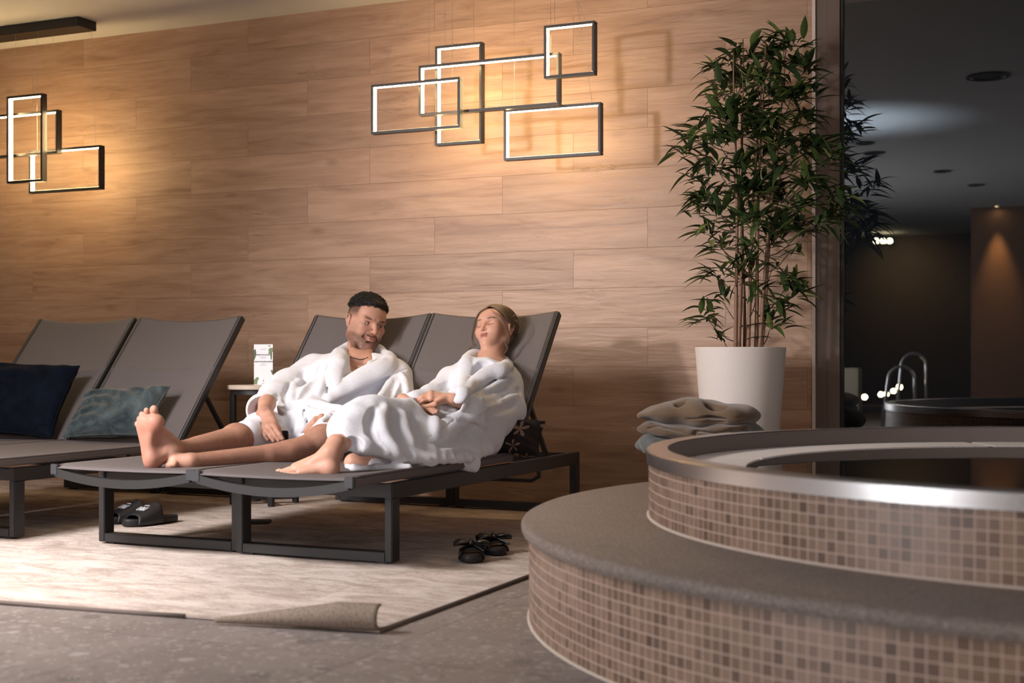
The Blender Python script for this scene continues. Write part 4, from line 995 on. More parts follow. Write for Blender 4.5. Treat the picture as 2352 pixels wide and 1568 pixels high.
def build_robe_base():
    S = SDF()
    ch = Pw(818,888,-1.00)
    S.ell(ch, (.185,.115,.165), .05, rot=((1,.05,.0),(0,.85,.53),(0,-.53,.85))); S.cap(Pw(790,915,-1.10), (-.78,-1.32,.46), .135, .145, .06)
    S.ell(Pw(755,890,-1.04), (.11,.10,.14), .06, rot=((1,.05,.0),(0,.85,.53),(0,-.53,.85)))
    S.cap(Pw(722,852,-.97), Pw(908,864,-.92), .068, .070, .05); S.cap(Pw(745,842,-.94), Pw(800,826,-.93), .05, .040, .04); S.cap(Pw(895,848,-.92), Pw(855,829,-.92), .05, .040, .04)
    S.path([Pw(718,854,-.98), Pw(662,890,-1.16), Pw(632,915,-1.34), Pw(607,940,-1.52)], [.074,.076,.070,.068], .04)
    S.path([Pw(910,870,-.93), Pw(916,925,-1.08), Pw(860,958,-1.38), Pw(800,972,-1.54)], [.076,.076,.062,.055], .04)
    S.path([(-.84,-1.40,.46), Pw(605,990,-1.72), Pw(568,1000,-1.87)], [.11,.078,.062], .04)
    S.path([(-.68,-1.40,.46), Pw(765,995,-1.64), Pw(748,1003,-1.74)], [.11,.078,.062], .04)
    S.cap(Pw(700,965,-1.50), Pw(690,1004,-1.66), .07, .045, .05); S.cap(Pw(640,1003,-1.72), Pw(620,1014,-1.78), .045, .030, .03)
    # cuff
    cd_ = unit(Pw(607,947,-1.58)-Pw(632,915,-1.34)); cc = Pw(604,941,-1.535)
    S.ell(cc, (.070,.070,.046), .02, rot=(np.cross(cd_,[0,0,1]), np.cross(cd_,np.cross(cd_,[0,0,1])), cd_))
    return S, cd_, cc
MB_, cd_, cc = build_robe_base(); MC = Cloth(MB_)
S = SDF(); info = build_head(S, HF)
S.cap(HF.w((0,.040,-.055)), NK, .050, .058, .02); S.cap(HF.w((-.040,.020,-.045)), Pw(812,838,-1.00), .017, .012, .02); S.cap(HF.w((.040,.010,-.050)), Pw(850,835,-.99), .017, .012, .02)
S.cap(NK, Pw(805,885,-1.03), .060, .085, .05); S.cap(Pw(826,832,-.95), Pw(775,850,-.96), .040, .030, .05); S.cap(Pw(830,832,-.94), Pw(875,850,-.93), .040, .030, .05)
S.cap(Pw(814,842,-1.035), Pw(780,838,-1.01), .008, .008, .015); S.cap(Pw(824,842,-1.035), Pw(858,842,-1.01), .008, .008, .015)
headA = S.mesh(.0017); NSK = S
# hidden torso, arms and the bare legs
S = SDF()
S.cap(Pw(800,885,-1.0), (-.78,-1.28,.46), .085, .10, .05)
S.path([Pw(715,848,-.98), Pw(650,893,-1.20), Pw(608,940,-1.50)], [.035,.034,.028], .02); S.path([Pw(905,866,-.90), Pw(918,928,-1.10), Pw(800,965,-1.52)], [.035,.032,.028], .02)
S.cap((-.86,-1.33,.46), Pw(548,1010,-1.93), .080, .055, .04); S.cap((-.68,-1.33,.46), Pw(742,1014,-1.80), .080, .056, .04)
# right leg (image left)
KR = Pw(545,1010,-1.93); AR = Pw(393,1038,-2.35)
S.ell(KR+vec((0,-.01,.012)), (.052,.056,.052), .03); S.cap(KR, AR, .053, .034, .03); S.cap(Pw(500,1022,-2.02), Pw(450,1036,-2.18), .052, .044, .03)
HR_ = Pw(352,1052,-2.405)
S.cap(AR, Pw(375,1040,-2.37), .034, .034, .02)
KL = Pw(742,1013,-1.80); AL = Pw(438,1059,-2.33)
S.ell(KL+vec((0,-.01,.012)), (.054,.056,.053), .03); S.path([KL, Pw(665,1038,-1.95), AL], [.053,.040,.029], .03); S.cap(Pw(690,1036,-1.90), Pw(620,1048,-2.03), .042, .034, .03)
# left foot lying on its side behind the right heel
S.cap(AL, Pw(405,1062,-2.36), .030, .028, .015); S.cap(Pw(405,1062,-2.36), Pw(392,1066,-2.37), .024, .018, .01)
for i in range(3): S.ell(Pw(386+i*8,1069-i*2,-2.385), (.012,.012,.013), .003)
legs = S.mesh(.0036)
# right foot, sole toward the camera
S = SDF()
def sp(x, y, d=0.0): return Pw(x, y, -2.425+d)
S.ell(sp(352,1052,.012), (.031,.034,.030), .02); S.ell(sp(351,1066,.015), (.027,.030,.020), .02)
S.cap(sp(350,1050,.012), sp(334,965,.004), .027, .026, .02); S.cap(sp(355,1045,.022), sp(358,968,.004), .025, .030, .02); S.cap(sp(340,1030,.01), sp(326,985,.006), .022, .018, .02)
S.ell(sp(356,972,-.002), (.030,.022,.026), .02); S.ell(sp(332,978,0), (.022,.018,.022), .02)
S.ell(sp(372,1015,.018), (.020,.030,.045), .03, '-')
S.cap(sp(350,975,.03), AR+vec((0,.02,.015)), .024, .036, .03); S.cap(sp(354,1045,.03), AR, .032, .036, .03)
for (x0,y0,x1,y1,r_,d_) in [(358,962,354,940,.0165,-.006),(343,960,337,942,.0112,-.006),(333,964,326,950,.0103,-.004),(327,970,320,961,.0098,-.003),(322,980,315,972,.0095,-.002)]:
    S.cap(sp(x0,y0,.006), sp(x1,y1,d_+.010), r_*.85, r_*.82, .009); S.ell(sp(x1,y1+1.5,d_+.003), (r_*.97,r_*.85,r_*1.12), .006)
S.path([sp(345,1000,-.022),sp(352,1012,-.020),sp(360,1024,-.016)], .0012, .004, '-')
footA = S.mesh(.0022)
# hands
S = SDF(); k_ = MC.on(611,979,.018); t_ = MC.on(628,1006,.012); t_ = t_*.5+vec(Pw(634,1012,t_[1]))*.5; w0 = Pw(607,950,k_[1]+.065)
hand(S, w0, k_, Pw(635,1012,k_[1]-.035), (.30,-.85,.42), Pw(638,974,k_[1])-Pw(588,984,k_[1]), .090, .0102, (Pw(640,985,k_[1]+.01), Pw(645,1004,k_[1]-.02)), bend=.012, forearm=Pw(614,926,w0[1]+.13), wr=.029)
handR = S.mesh(.0021)
S = SDF(); k_ = MC.on(740,962,.018)
hand(S, Pw(788,974,k_[1]+.05), k_, Pw(702,990,k_[1]-.04), (.0,-.45,.89), Pw(748,984,k_[1]-.05)-Pw(744,960,k_[1]+.03), .078, .0094, None, bend=.014, forearm=Pw(835,975,k_[1]+.2), wr=.027)
handL = S.mesh(.0022)
base = np.array([.44,.245,.175])
def man_col(P):
    C = np.tile(base, (len(P),1)); C *= (.92+.16*vnoise(P, 60, 1))[:,None]
    def put(m, col, a=1.0): 
        nonlocal C
        m = (m*a)[:,None]; C = C*(1-m)+np.array(col)*m
    L = (P-HF.o) @ HF.R.T/HF.k
    near = np.linalg.norm(L, axis=1) < .17
    # beard, moustache, hair fade, brows, lips
    rg = np.random.RandomState(5); st = .45+.85*rg.random_sample(len(P))
    jaw = np.clip((-.046-L[:,2])/.022, 0, 1)*np.clip((.010-L[:,1])/.02, 0, 1)*np.clip((L[:,2]+.132)/.012, 0, 1)*near*np.clip((-.012-L[:,1]+(L[:,2]+.09)*1.2)/.012+1, 0, 1)*np.clip((L[:,2]+.150-(.35*np.clip(L[:,1]+.07,0,1)))/.02, 0, 1)
    side = blob(P, (.062,-.010,-.055), (.022,.045,.035), .6, HF)+blob(P, (-.062,-.010,-.055), (.022,.045,.035), .6, HF)
    beard = np.clip(jaw+side*.45, 0, 1)*near
    beard *= 1-blob(P, (0,-.085,-.0665), (.024,.03,.010), .25, HF); beard *= 1-blob(P, (0,.0,-.135), (.05,.06,.02), .5, HF)*.8
    put(np.clip(beard*st*1.05, 0, 1), (.060,.036,.026), .88)
    mous = sum(blob(P, (s_*.014,-.094,-.0535), (.016,.02,.0058), .4, HF, ((1,0,-s_*-.35),(0,1,0),(s_*-.35,0,1))) for s_ in (-1,1))+sum(blob(P, (s_*.032,-.082,-.066), (.0055,.02,.012), .4, HF) for s_ in (-1,1))
    put(np.clip(mous*1.2, 0, 1)*near*(.6+.4*st), (.045,.026,.018), .95)
    put(blob(P, (0,-.096,-.0825), (.008,.02,.006), .5, HF), (.06,.038,.028), .7)
    put(blob(P, (0,-.094,-.0615), (.023,.014,.0042), .35, HF), (.36,.14,.11), .75); put(blob(P, (0,-.093,-.0725), (.019,.014,.0052), .35, HF), (.46,.20,.16), .75)
    put(blob(P, (0,-.096,-.0667), (.027,.014,.0016), .5, HF), (.10,.03,.025), .9)
    for s_ in (-1,1):
        put(blob(P, (s_*.034,-.080,.0215), (.0205,.03,.0056), .35, HF, ((1,0,s_*.16),(0,1,0),(s_*-.16,0,1)))*near*(.6+.4*st), (.035,.022,.016), .92)
        put(blob(P, (s_*.0315,-.080,.0058), (.0160,.014,.0024), .5, HF), (.03,.016,.012), .95); put(blob(P, (s_*.0315,-.080,-.0060), (.0140,.014,.0014), .5, HF), (.14,.06,.045), .7)
        put(blob(P, (s_*.0315,-.080,-.0095), (.015,.012,.004), .9, HF), (.30,.13,.10), .4)
    fade = np.clip((L[:,2]-.008+.25*np.clip(-L[:,1]-.035,0,1))/.040, 0, 1)*np.clip((L[:,1]+.048)/.02, 0, 1)*(np.abs(L[:,0]) > .03)*near
    put(np.clip(fade*(.75+.5*st), 0, 1), (.035,.026,.022), .93)
    put(blob(P, HF.w((0,-.11,-.028)), (.03,.03,.03), .8), (.55,.26,.20), .25)
    # leg hair: darker, mottled
    lg = np.clip((-1.70-P[:,1])/.15, 0, 1)*np.clip((P[:,1]+2.36)/.05, 0, 1)*(P[:,2] < .56)
    put(np.clip(lg*(.55+.6*rg.random_sample(len(P))*vnoise(P, 90, 9)), 0, 1), (.19,.095,.060), .74)
    # sole and toes redder, palm side
    put(blob(P, sp(345,1000,-.01), (.07,.05,.12), .4), (.36,.175,.125), .75); put(blob(P, sp(350,1068,0), (.035,.04,.025), .6), (.42,.17,.12), .5); put(blob(P, sp(356,972,-.02), (.03,.02,.025), .6), (.42,.17,.125), .5)
    for hc in (Pw(634,1014,-1.735), Pw(706,990,-1.70)): put(blob(P, hc, (.05,.05,.03), .8), (.50,.21,.16), .35)
    return C
np_mesh('body', [headA, legs, footA, handR, handL], SKM, man, man_col, 1)
# eyes
def eye_mat(name, look):
    t = NT(name); p = t.sep(t.coord()); dx = t.math('SUBTRACT', p[0], look[0]); dz = t.math('SUBTRACT', p[2], look[1])
    r = t.math('SQRT', t.math('ADD', t.math('MULTIPLY', dx, dx), t.math('MULTIPLY', dz, dz)))
    c = t.ramp(t.math('MULTIPLY', r, 100.0), [(0,(.004,.003,.003)),(.30,(.004,.003,.003)),(.34,(.045,.022,.012)),(.60,(.03,.015,.01)),(.66,(.50,.44,.42))])
    return t.fin(c, .12, spec=.5)
EM = eye_mat('brown_eye', (.0055,-.0005))
for s_ in (-1,1):
    bm = bmesh.new(); bmesh.ops.create_uvsphere(bm, u_segments=32, v_segments=20, radius=.0122); me = bpy.data.meshes.new('eyeball'); bm.to_mesh(me); bm.free()
    o = link('eyeball', me, EM, man, True); R4 = Matrix([list(HF.R[:,i]) for i in range(3)]).to_4x4()
    o.matrix_parent_inverse = wmat(man).inverted(); o.location = HF.w((s_*.0315,-.0722,-.0008)); o.rotation_euler = R4.to_euler()
# curly hair
def hair_mat(name, c1, c2, rough=.35):
    t = NT(name); n = t.noise(t.coord(), 120, 2); return t.fin(t.mix(n, c1, c2), rough, spec=.4)
HM = hair_mat('black_curly_hair', (.006,.005,.004), (.018,.013,.009), .6)
S = SDF(); S.ell((0,.030,.066), (.076,.086,.066), .02, fr=HF); S.ell((0,-.030,.090), (.060,.052,.036), .02, fr=HF); S.ell((0,.075,.020), (.060,.040,.055), .03, fr=HF)
S.ell((0,-.098,.030), (.11,.050,.042), .01, '-', fr=HF)
for s_ in (-1,1): S.ell((s_*.088,-.035,.000), (.030,.075,.062), .01, '-', fr=HF); S.ell((s_*.095,.03,-.03), (.03,.06,.045), .01, '-', fr=HF)
cap_ = S.mesh(.0032)
rr = random.Random(4); mb = MB()
for i in range(2100):
    a = rr.uniform(0, 2*math.pi); th_ = math.acos(1-rr.random()*.96); d = np.array([math.sin(th_)*math.cos(a), math.sin(th_)*math.sin(a), math.cos(th_)])
    cx = vec((0,.020,.062))+d*vec((.078,.094,.072))*rr.uniform(.96,1.06)
    if cx[2] < .072-.9*max(0,cx[1]-.06): continue
    if cx[1] < -.03: cx = cx+vec((0,-.008,.004))*rr.random(); cx[2] = max(cx[2], .078)
    out = unit(d+vec((rr.uniform(-.4,.4),rr.uniform(-.6,.2),rr.uniform(-.3,.5)))); s1 = unit(np.cross(out, vec((rr.uniform(-1,1),rr.uniform(-1,1),rr.uniform(-1,1))))); s2 = np.cross(out, s1)
    R_ = rr.uniform(.0050,.0105); tr_ = rr.uniform(1.0,1.8); n = 13; pts = []
    for k in range(n): q = k/(n-1); an = q*tr_*2*math.pi; pts.append(HF.w(cx+s1*R_*math.cos(an)*(1-.3*q)+s2*R_*math.sin(an)*(1-.3*q)+out*(q*.014-.003)))
    mb.tube(pts, [.0015*(1-.5*(k/(n-1))) for k in range(n)], 4)
o = np_mesh('hair', [cap_], HM, man, None, 1)
me2 = bpy.data.meshes.new('curls'); me2.from_pydata(mb.v, [], mb.f); bmx = bmesh.new(); bmx.from_mesh(o.data); bmx.from_mesh(me2); bmx.to_mesh(o.data); bmx.free(); bpy.data.meshes.remove(me2)
o.data.polygons.foreach_set('use_smooth', [True]*len(o.data.polygons))
# bead necklace
np_pix = [(797,806),(799,813),(803,818),(809,821),(816,823),(824,825),(832,825),(840,823),(847,820)]
pts = []
for a_, b_ in zip(np_pix[:-1], np_pix[1:]):
    for k in range(3): pts.append(NSK.hit(a_[0]+(b_[0]-a_[0])*k/3, a_[1]+(b_[1]-a_[1])*k/3, .003))
necklace = thing('necklace', 'thin necklace of small dark beads around the man\'s neck', 'necklace', tuple(NK))
bm = bmesh.new()
for i, q in enumerate(pts): bmesh.ops.create_icosphere(bm, subdivisions=1, radius=.0036 if i % 2 else .0028, matrix=Matrix.Translation(Vector(q)))
me = bpy.data.meshes.new('beads'); bm.to_mesh(me); bm.free(); q_ = MB(); q_.v = [v.co[:] for v in me.vertices]; q_.f = [tuple(f.vertices) for f in me.polygons]; q_.tube(pts, .0012, 6)
me = bpy.data.meshes.new('bead_string'); me.from_pydata(q_.v, [], q_.f); link('bead_string', me, simple('dark_wood_beads', (.06,.03,.02), .4), necklace, True, True)

nv = unit((.30,-.86,.40)); T = MC.T; H = MC.on
for pts, r, k in [([(738,836),(726,870),(705,900),(688,922)],.012,.04), ([(700,852),(684,880),(672,900)],.009,.035), ([(668,880),(652,905),(655,925)],.009,.03), ([(640,905),(622,928)],.008,.03),
    ([(890,866),(868,892),(845,925)],.012,.04), ([(908,876),(893,905),(876,938)],.012,.04), ([(930,878),(920,910),(902,938)],.009,.035), ([(842,902),(820,928),(802,945)],.009,.03),
    ([(745,952),(722,978),(704,1002)],.012,.04), ([(776,958),(745,975),(722,992)],.009,.035), ([(665,958),(668,988)],.011,.04), ([(700,962),(688,990)],.009,.035), ([(605,976),(640,968),(666,976)],.009,.035)]: MC.fold(pts, r, k)
for pts, r, k in [([(752,848),(742,880),(730,905)],.010,.04), ([(690,870),(668,900),(668,920)],.010,.04), ([(900,872),(880,902),(862,932)],.010,.04), ([(760,952),(732,978),(714,1002)],.010,.04), ([(918,855),(933,875),(936,905)],.009,.035)]: MC.fold(pts, r, k, '+')
T.path(MC.line([(934,848),(915,853),(893,866),(884,884)], .001), .0022, .006, '-')
MC.band([H(534,986,.002),H(548,990,.002),H(560,1003,.002),H(568,1016,.002)], .0070, .008, None)
MC.band([H(662,1014,.002),H(690,1004,.003),H(715,990,.003),H(738,977,.003),H(762,974,.003),H(784,981,.003)], .0080, .010, None)
T.cap(Pw(556,1012,-1.985), Pw(380,1045,-2.4), .056, .056, .006, '-'); T.cap(Pw(740,1018,-1.845), Pw(600,1050,-2.1), .058, .056, .006, '-')
T.cap(cc+cd_*.060, cc-cd_*.02, .056, .040, .010, '-'); T.cap(cc+cd_*.120, cc+cd_*.060, .11, .075, .010, '-')
cv_ = unit((.41,-.912,0))
T.path([H(826,812)-cv_*.012, H(814,834)-cv_*.012, H(797,858)-cv_*.012, H(778,884)-cv_*.010], [.066,.050,.028,.010], .012, '-'); T.cap(Pw(830,800,-.90), Pw(830,770,-.88), .080, .10, .01, '-')
back_ = [Pw(874,815,-.79), Pw(834,803,-.76), Pw(797,806,-.83)]
MC.band(back_, .034, .02, ((0,-1,.2),.6))
MC.band([back_[2], Pw(783,815,-.92), H(775,832,.008), H(771,850,.010), H(768,868,.010), H(765,886,.008), H(762,906,.000)], [.034,.037,.037,.036,.032,.026,.014], .010, (nv,.46))
MC.band([back_[0], Pw(893,823,-.86), H(889,838,.008), H(866,851,.015), H(836,863,.017), H(812,878,.016), H(788,893,.012), H(766,908,.007), H(748,920,-.004)], [.030,.034,.040,.044,.044,.042,.036,.028,.016], .006, (nv,.42))
T.path(MC.line([(900,842),(880,864),(852,884),(822,900),(792,914)], .002), .0035, .008, '-'); T.path(MC.line([(755,838),(750,862),(751,886),(753,905)], .002), .0035, .008, '-')
bl_ = MC.line([(652,942),(668,934),(695,927),(740,934),(790,948),(835,956)], -.004)[::4]; MC.band(bl_, [.006]+[.022]*(len(bl_)-2)+[.006], .010, ((.2,-.8,.5),.5)); MC.band(MC.line([(660,952),(700,943),(745,951),(790,962)], -.004)[::4], .014, .008, ((.2,-.8,.5),.6))
T.ell(H(702,942,.008), (.032,.022,.024), .010); MC.band(MC.line([(704,945),(688,962),(690,985)], .004)[::4], .017, .010, ((.2,-.8,.5),.5)); MC.band(MC.line([(712,944),(738,954),(764,968)], .003)[::4], .015, .010, ((.2,-.8,.5),.5))
T.path(MC.line([(700,930),(704,944),(698,956)], .022), .0035, .008, '-')
def rdisp(x, y, z): return .0016*np.sin(34*x+9*z+2.5*np.sin(17*y+5*z))*np.sin(21*y+13*z+2*np.sin(9*x))+.0009*np.sin(70*x-33*z+3*np.sin(25*y))
np_mesh('robe', [T.mesh(.0038, rdisp, .05)], TERRY, man, None, 1)
phone = thing('dark_object', 'small dark object lying between the man\'s thighs beside his fingers', 'object', tuple(H(652,1008,.004)))
MB().box((-.022,-.006,-.035),(.022,.006,.035),.003).build('casing', rub, phone)
# ================================================================ WOMAN
woman = thing('person', 'woman in a white terry robe lying back with closed eyes and folded hands', 'person', (-.05,-1.35,.345))
SKW = skin_mat('skin_light', .46); WC = Pw(1138,757,-.80); WF = head_frame(WC, math.radians(-34), math.radians(17), math.radians(-11), 1.03)
NW = Pw(1128,832,-.89)
# robe
S = SDF(); cw = Pw(1110,892,-1.00)
S.ell(cw, (.165,.105,.150), .05, rot=((1,.05,.0),(0,.85,.53),(0,-.53,.85))); S.cap(Pw(1105,915,-1.06), (.03,-1.30,.46), .125, .145, .06)
S.cap(Pw(1040,872,-.98), Pw(1172,888,-.91), .060, .066, .05); S.cap(Pw(1068,850,-.95), Pw(1100,842,-.94), .04, .035, .04); S.cap(Pw(1165,862,-.89), Pw(1145,845,-.89), .05, .035, .04)
S.path([Pw(1035,882,-.99), Pw(990,915,-1.20), Pw(950,922,-1.36)], [.064,.056,.046], .03)
S.cap((.03,-1.33,.45), Pw(850,955,-1.96), .135, .066, .05); S.path([Pw(850,955,-1.96), Pw(822,972,-2.07), Pw(796,992,-2.155)], [.068,.064,.055], .03); S.cap((.06,-1.33,.44), (.10,-1.75,.41), .13, .085, .05)
Rg = [Pw(772,992,-2.12), Pw(790,962,-2.08), Pw(825,942,-2.01), Pw(865,938,-1.94), Pw(925,950,-1.80), Pw(985,960,-1.64), Pw(1045,965,-1.50), Pw(1085,985,-1.38)]
Hm = [Pw(768,996,-2.17), Pw(782,1002,-2.20), vec((.0,-2.205,.437)), vec((.06,-2.19,.415)), vec((.14,-2.06,.375)), vec((.195,-1.92,.358)), vec((.215,-1.66,.350)), vec((.20,-1.44,.37))]
def lerpL(L_, t_): t_ = t_*(len(L_)-1); i = min(int(t_), len(L_)-2); f_ = t_-i; return L_[i]*(1-f_)+L_[i+1]*f_
for i in range(29):
    t_ = i/28; S.cap(lerpL(Rg, t_), lerpL(Hm, t_), .028+.008*math.sin(t_*3), .016, .035)
S.path([Pw(1015,1052,-1.78), Pw(1050,1040,-1.64), Pw(1078,1040,-1.58), Pw(1092,1062,-1.60)], [.022,.038,.034,.020], .03); S.path([Pw(1045,1062,-1.70), Pw(1070,1070,-1.64), Pw(1090,1076,-1.61)], [.010,.013,.012], .03)
S.path([vec((-.08,-2.10,.343)), vec((-.02,-2.15,.341)), vec((.06,-2.13,.345)), vec((.17,-2.08,.345))], [.010,.013,.012,.014], .02); S.cap((-.02,-2.0,.345), (.15,-1.95,.345), .025, .03, .03)
yk = float(S.hit(990,914,.030)[1])
S.path([Pw(1172,895,-.91), Pw(1166,945,-1.08), Pw(1140,962,-1.20), Pw(1085,937,yk+.12), Pw(1056,923,yk+.062)], [.072,.078,.076,.056,.050], .03)
WCl = Cloth(S); H = WCl.on
S = SDF(); build_head(S, WF, True)
S.cap(WF.w((0,.030,-.045)), NW, .044, .050, .03); S.cap(WF.w((-.030,.022,-.045)), Pw(1092,838,-.97), .012, .010, .02); S.cap(WF.w((.034,.012,-.045)), Pw(1118,838,-.97), .012, .010, .02)
S.cap(NW, Pw(1105,880,-1.00), .052, .07, .05); S.cap(Pw(1100,838,-.96), Pw(1078,850,-.98), .018, .018, .03); S.cap(Pw(1135,836,-.92), Pw(1160,845,-.90), .03, .03, .04)
wheadA = S.mesh(.0016)
S = SDF()
S.cap(Pw(1105,890,-1.0), (.03,-1.28,.45), .08, .09, .05)
S.path([Pw(1178,890,-.92), Pw(1160,950,-1.14), Pw(1085,936,yk+.12)], [.032,.030,.022], .02); S.path([Pw(1035,875,-.99), Pw(985,920,-1.22), Pw(1002,935,-1.38)], [.032,.028,.022], .02)
KW = Pw(850,956,-1.95); AW = Pw(764,1040,-2.325)
S.cap((.02,-1.33,.45), KW, .085, .058, .04); S.cap(KW, Pw(798,1002,-2.14), .040, .036, .03); S.cap(Pw(800,1000,-2.14), AW, .037, .030, .03); S.cap(Pw(806,998,-2.12), Pw(788,1014,-2.19), .034, .034, .03)
S.cap((.08,-1.38,.44), Pw(930,1040,-1.90), .08, .055, .04); S.cap(Pw(930,1044,-1.90), Pw(812,1062,-2.02), .052, .036, .03)
wlegs = S.mesh(.0036)
# foot standing on the lounger, toes to image left
S = SDF()
hl = Pw(758,1074,-2.345)
S.cap(AW, hl, .031, .028, .02); S.ell(Pw(763,1078,-2.345), (.026,.028,.026), .02); S.cap(Pw(772,1020,-2.29), AW, .038, .032, .02)
S.cap(AW+vec((-.012,-.008,-.006)), Pw(692,1077,-2.375), .030, .016, .03); S.cap(AW+vec((-.01,.02,-.008)), Pw(680,1072,-2.33), .028, .017, .03)
S.cap(hl, Pw(690,1085,-2.395), .022, .013, .02); S.cap(hl, Pw(676,1080,-2.34), .020, .014, .02)
for (x0,y0,Y0,x1,y1,Y1,r_) in [(672,1075,-2.315,642,1083,-2.322,.0130),(674,1079,-2.335,649,1085,-2.350,.0092),(678,1081,-2.352,656,1086,-2.371,.0088),(683,1083,-2.370,664,1087,-2.391,.0084),(690,1085,-2.388,673,1088,-2.408,.0082)]:
    S.cap(Pw(x0,y0,Y0), Pw(x1+6,y1,Y1), r_*.85, r_*.72, .005); S.ell(Pw(x1,y1,Y1), (r_*1.15,r_*1.0,r_*.9), .002)
S.ell(AW+vec((.0,-.028,.0)), (.012,.010,.014), .012)
wfoot = S.mesh(.0021)
S = SDF(); k_ = Pw(990,914,yk); kn_ = Pw(990,907,yk)
hand(S, Pw(1040,918,k_[1]+.04), kn_, Pw(944,935,k_[1]-.05), (-.10,-.55,.83), Pw(990,898,k_[1]+.04)-Pw(988,922,k_[1]-.045), .068, .0078, (Pw(1000,928,k_[1]-.05), Pw(972,936,k_[1]-.07)), bend=.012, forearm=Pw(1082,934,k_[1]+.12), wr=.022, k=.006)
whL = S.mesh(.0018)
S = SDF()
hand(S, Pw(942,924,yk+.00), Pw(970,930,yk-.03), Pw(1004,945,yk-.075), (.05,-.55,.83), Pw(975,926,yk)-Pw(970,942,yk-.08), .064, .0076, None, bend=.004, forearm=Pw(925,917,yk+.10), wr=.019, k=.006)
whR = S.mesh(.0018)
wb = np.array([.55,.305,.215])
def wom_col(P):
    C = np.tile(wb, (len(P),1)); C *= (.95+.10*vnoise(P, 55, 3))[:,None]
    def put(m, col, a=1.0):
        nonlocal C
        m = (m*a)[:,None]; C = C*(1-m)+np.array(col)*m
    put(blob(P, (0,-.090,-.0515), (.0215,.022,.0056), .3, WF), (.30,.095,.085), .95); put(blob(P, (0,-.090,-.0625), (.0185,.022,.0066), .3, WF), (.35,.12,.105), .95)
    put(blob(P, (0,-.089,-.0568), (.023,.022,.0013), .5, WF), (.09,.03,.03), .95)
    for s_ in (-1,1):
        for dx, dz, q in ((-.010,-.001,0),(.0,.0025,0),(.011,.0012,0)): put(blob(P, (s_*(.0315+dx),-.075,.0225+dz), (.0090,.03,.0032), .45, WF), (.09,.05,.032), .92)
        put(blob(P, (s_*.0296,-.080,-.0068), (.0150,.022,.0021), .4, WF), (.018,.010,.008), .97); put(blob(P, (s_*.040,-.074,-.0035), (.006,.014,.0016), .5, WF), (.03,.016,.012), .8)
        put(blob(P, (s_*.0300,-.078,.003), (.014,.014,.006), .9, WF), (.36,.17,.13), .45)
        put(blob(P, (s_*.042,-.062,-.028), (.022,.03,.018), .9, WF), (.62,.27,.21), .35)
    put(blob(P, (0,-.10,-.026), (.012,.02,.010), .9, WF), (.60,.28,.21), .25)
    L = (P-WF.o) @ WF.R.T/WF.k
    hl_ = np.clip((L[:,2]-.066+.15*np.clip(-L[:,1]-.05,0,1))/.02,0,1)*(np.linalg.norm(L,axis=1) < .16); put(hl_, (.14,.085,.05), .8)
    for q in [(642,1083,-2.322),(649,1085,-2.350),(656,1086,-2.371),(664,1087,-2.391),(673,1088,-2.408)]: put(blob(P, Pw(q[0]-1,q[1]-2.5,q[2]), (.0055,.0055,.0035), .4), (.10,.025,.035), .9)
    return C
np_mesh('body', [wheadA, wlegs, wfoot, whL, whR], SKW, woman, wom_col, 1)
# hair
HW = hair_mat('light_brown_hair', (.075,.042,.024), (.24,.150,.088), .38)
S = SDF(); S.ell((0,.030,.034), (.073,.087,.075), .02, fr=WF); S.ell((0,-.030,.048), (.060,.056,.035), .02, fr=WF); S.ell((0,.090,-.020), (.045,.040,.045), .03, fr=WF); S.ell((0,.050,-.035), (.060,.045,.035), .03, fr=WF)
S.ell((0,-.128,-.008), (.053,.073,.073), .008, '-', fr=WF)
for s_ in (-1,1): S.ell((s_*.066,-.062,-.045), (.030,.048,.050), .012, '-', fr=WF)
wcap = S.mesh(.0026)
rr = random.Random(9); mb = MB()
def onhead(d, k=1.0):
    d = unit(d); q_ = vec((0,.028,.035))+d*vec((.080,.094,.082))*k
    if q_[2] > .02 and q_[1] < -.02: q_ = q_+vec((0,-.006,.003))
    return q_
for i in range(900):
    s_ = -1 if i % 2 else 1; q = rr.random(); yy = -.070+.12*q
    p0 = vec((s_*.003*rr.random(), yy, .11)); d0 = unit((p0-vec((0,.028,.035)))/vec((.080,.094,.082))); d0[2] = abs(d0[2])
    e0 = vec((s_*rr.uniform(.55,.95), rr.uniform(.30,.95), rr.uniform(-.75,-.15))); d1 = unit(e0); mid = unit(vec((s_*rr.uniform(.80,1.0), -.55+1.15*q, .10+.65*q+rr.uniform(-.12,.12))))
    pts = []; n = 12; ofs = rr.uniform(-.01,.02)
    for k in range(n+1):
        t_ = k/n; d = unit((1-t_)**2*d0+2*t_*(1-t_)*mid*1.1+t_*t_*d1); pts.append(WF.w(onhead(d, 1.03+.025*math.sin(t_*math.pi)+rr.uniform(-.003,.004)+ofs)))
    mb.tube(pts, [.0010+.0013*math.sin(math.pi*min(1,k/n+.08)) for k in range(n+1)], 5)
for i in range(120):   # low bun
    a = rr.uniform(0,6.28); b = rr.uniform(-1,1); c0 = vec((0,.100,-.022)); R_ = .030+.010*rr.random(); pts = [WF.w(c0+vec((R_*math.cos(a+t_*2.6), .020*b+.012*math.sin(t_*3+a), R_*math.sin(a+t_*2.6)))) for t_ in np.linspace(0,1,9)]
    mb.tube(pts, .0016, 4)
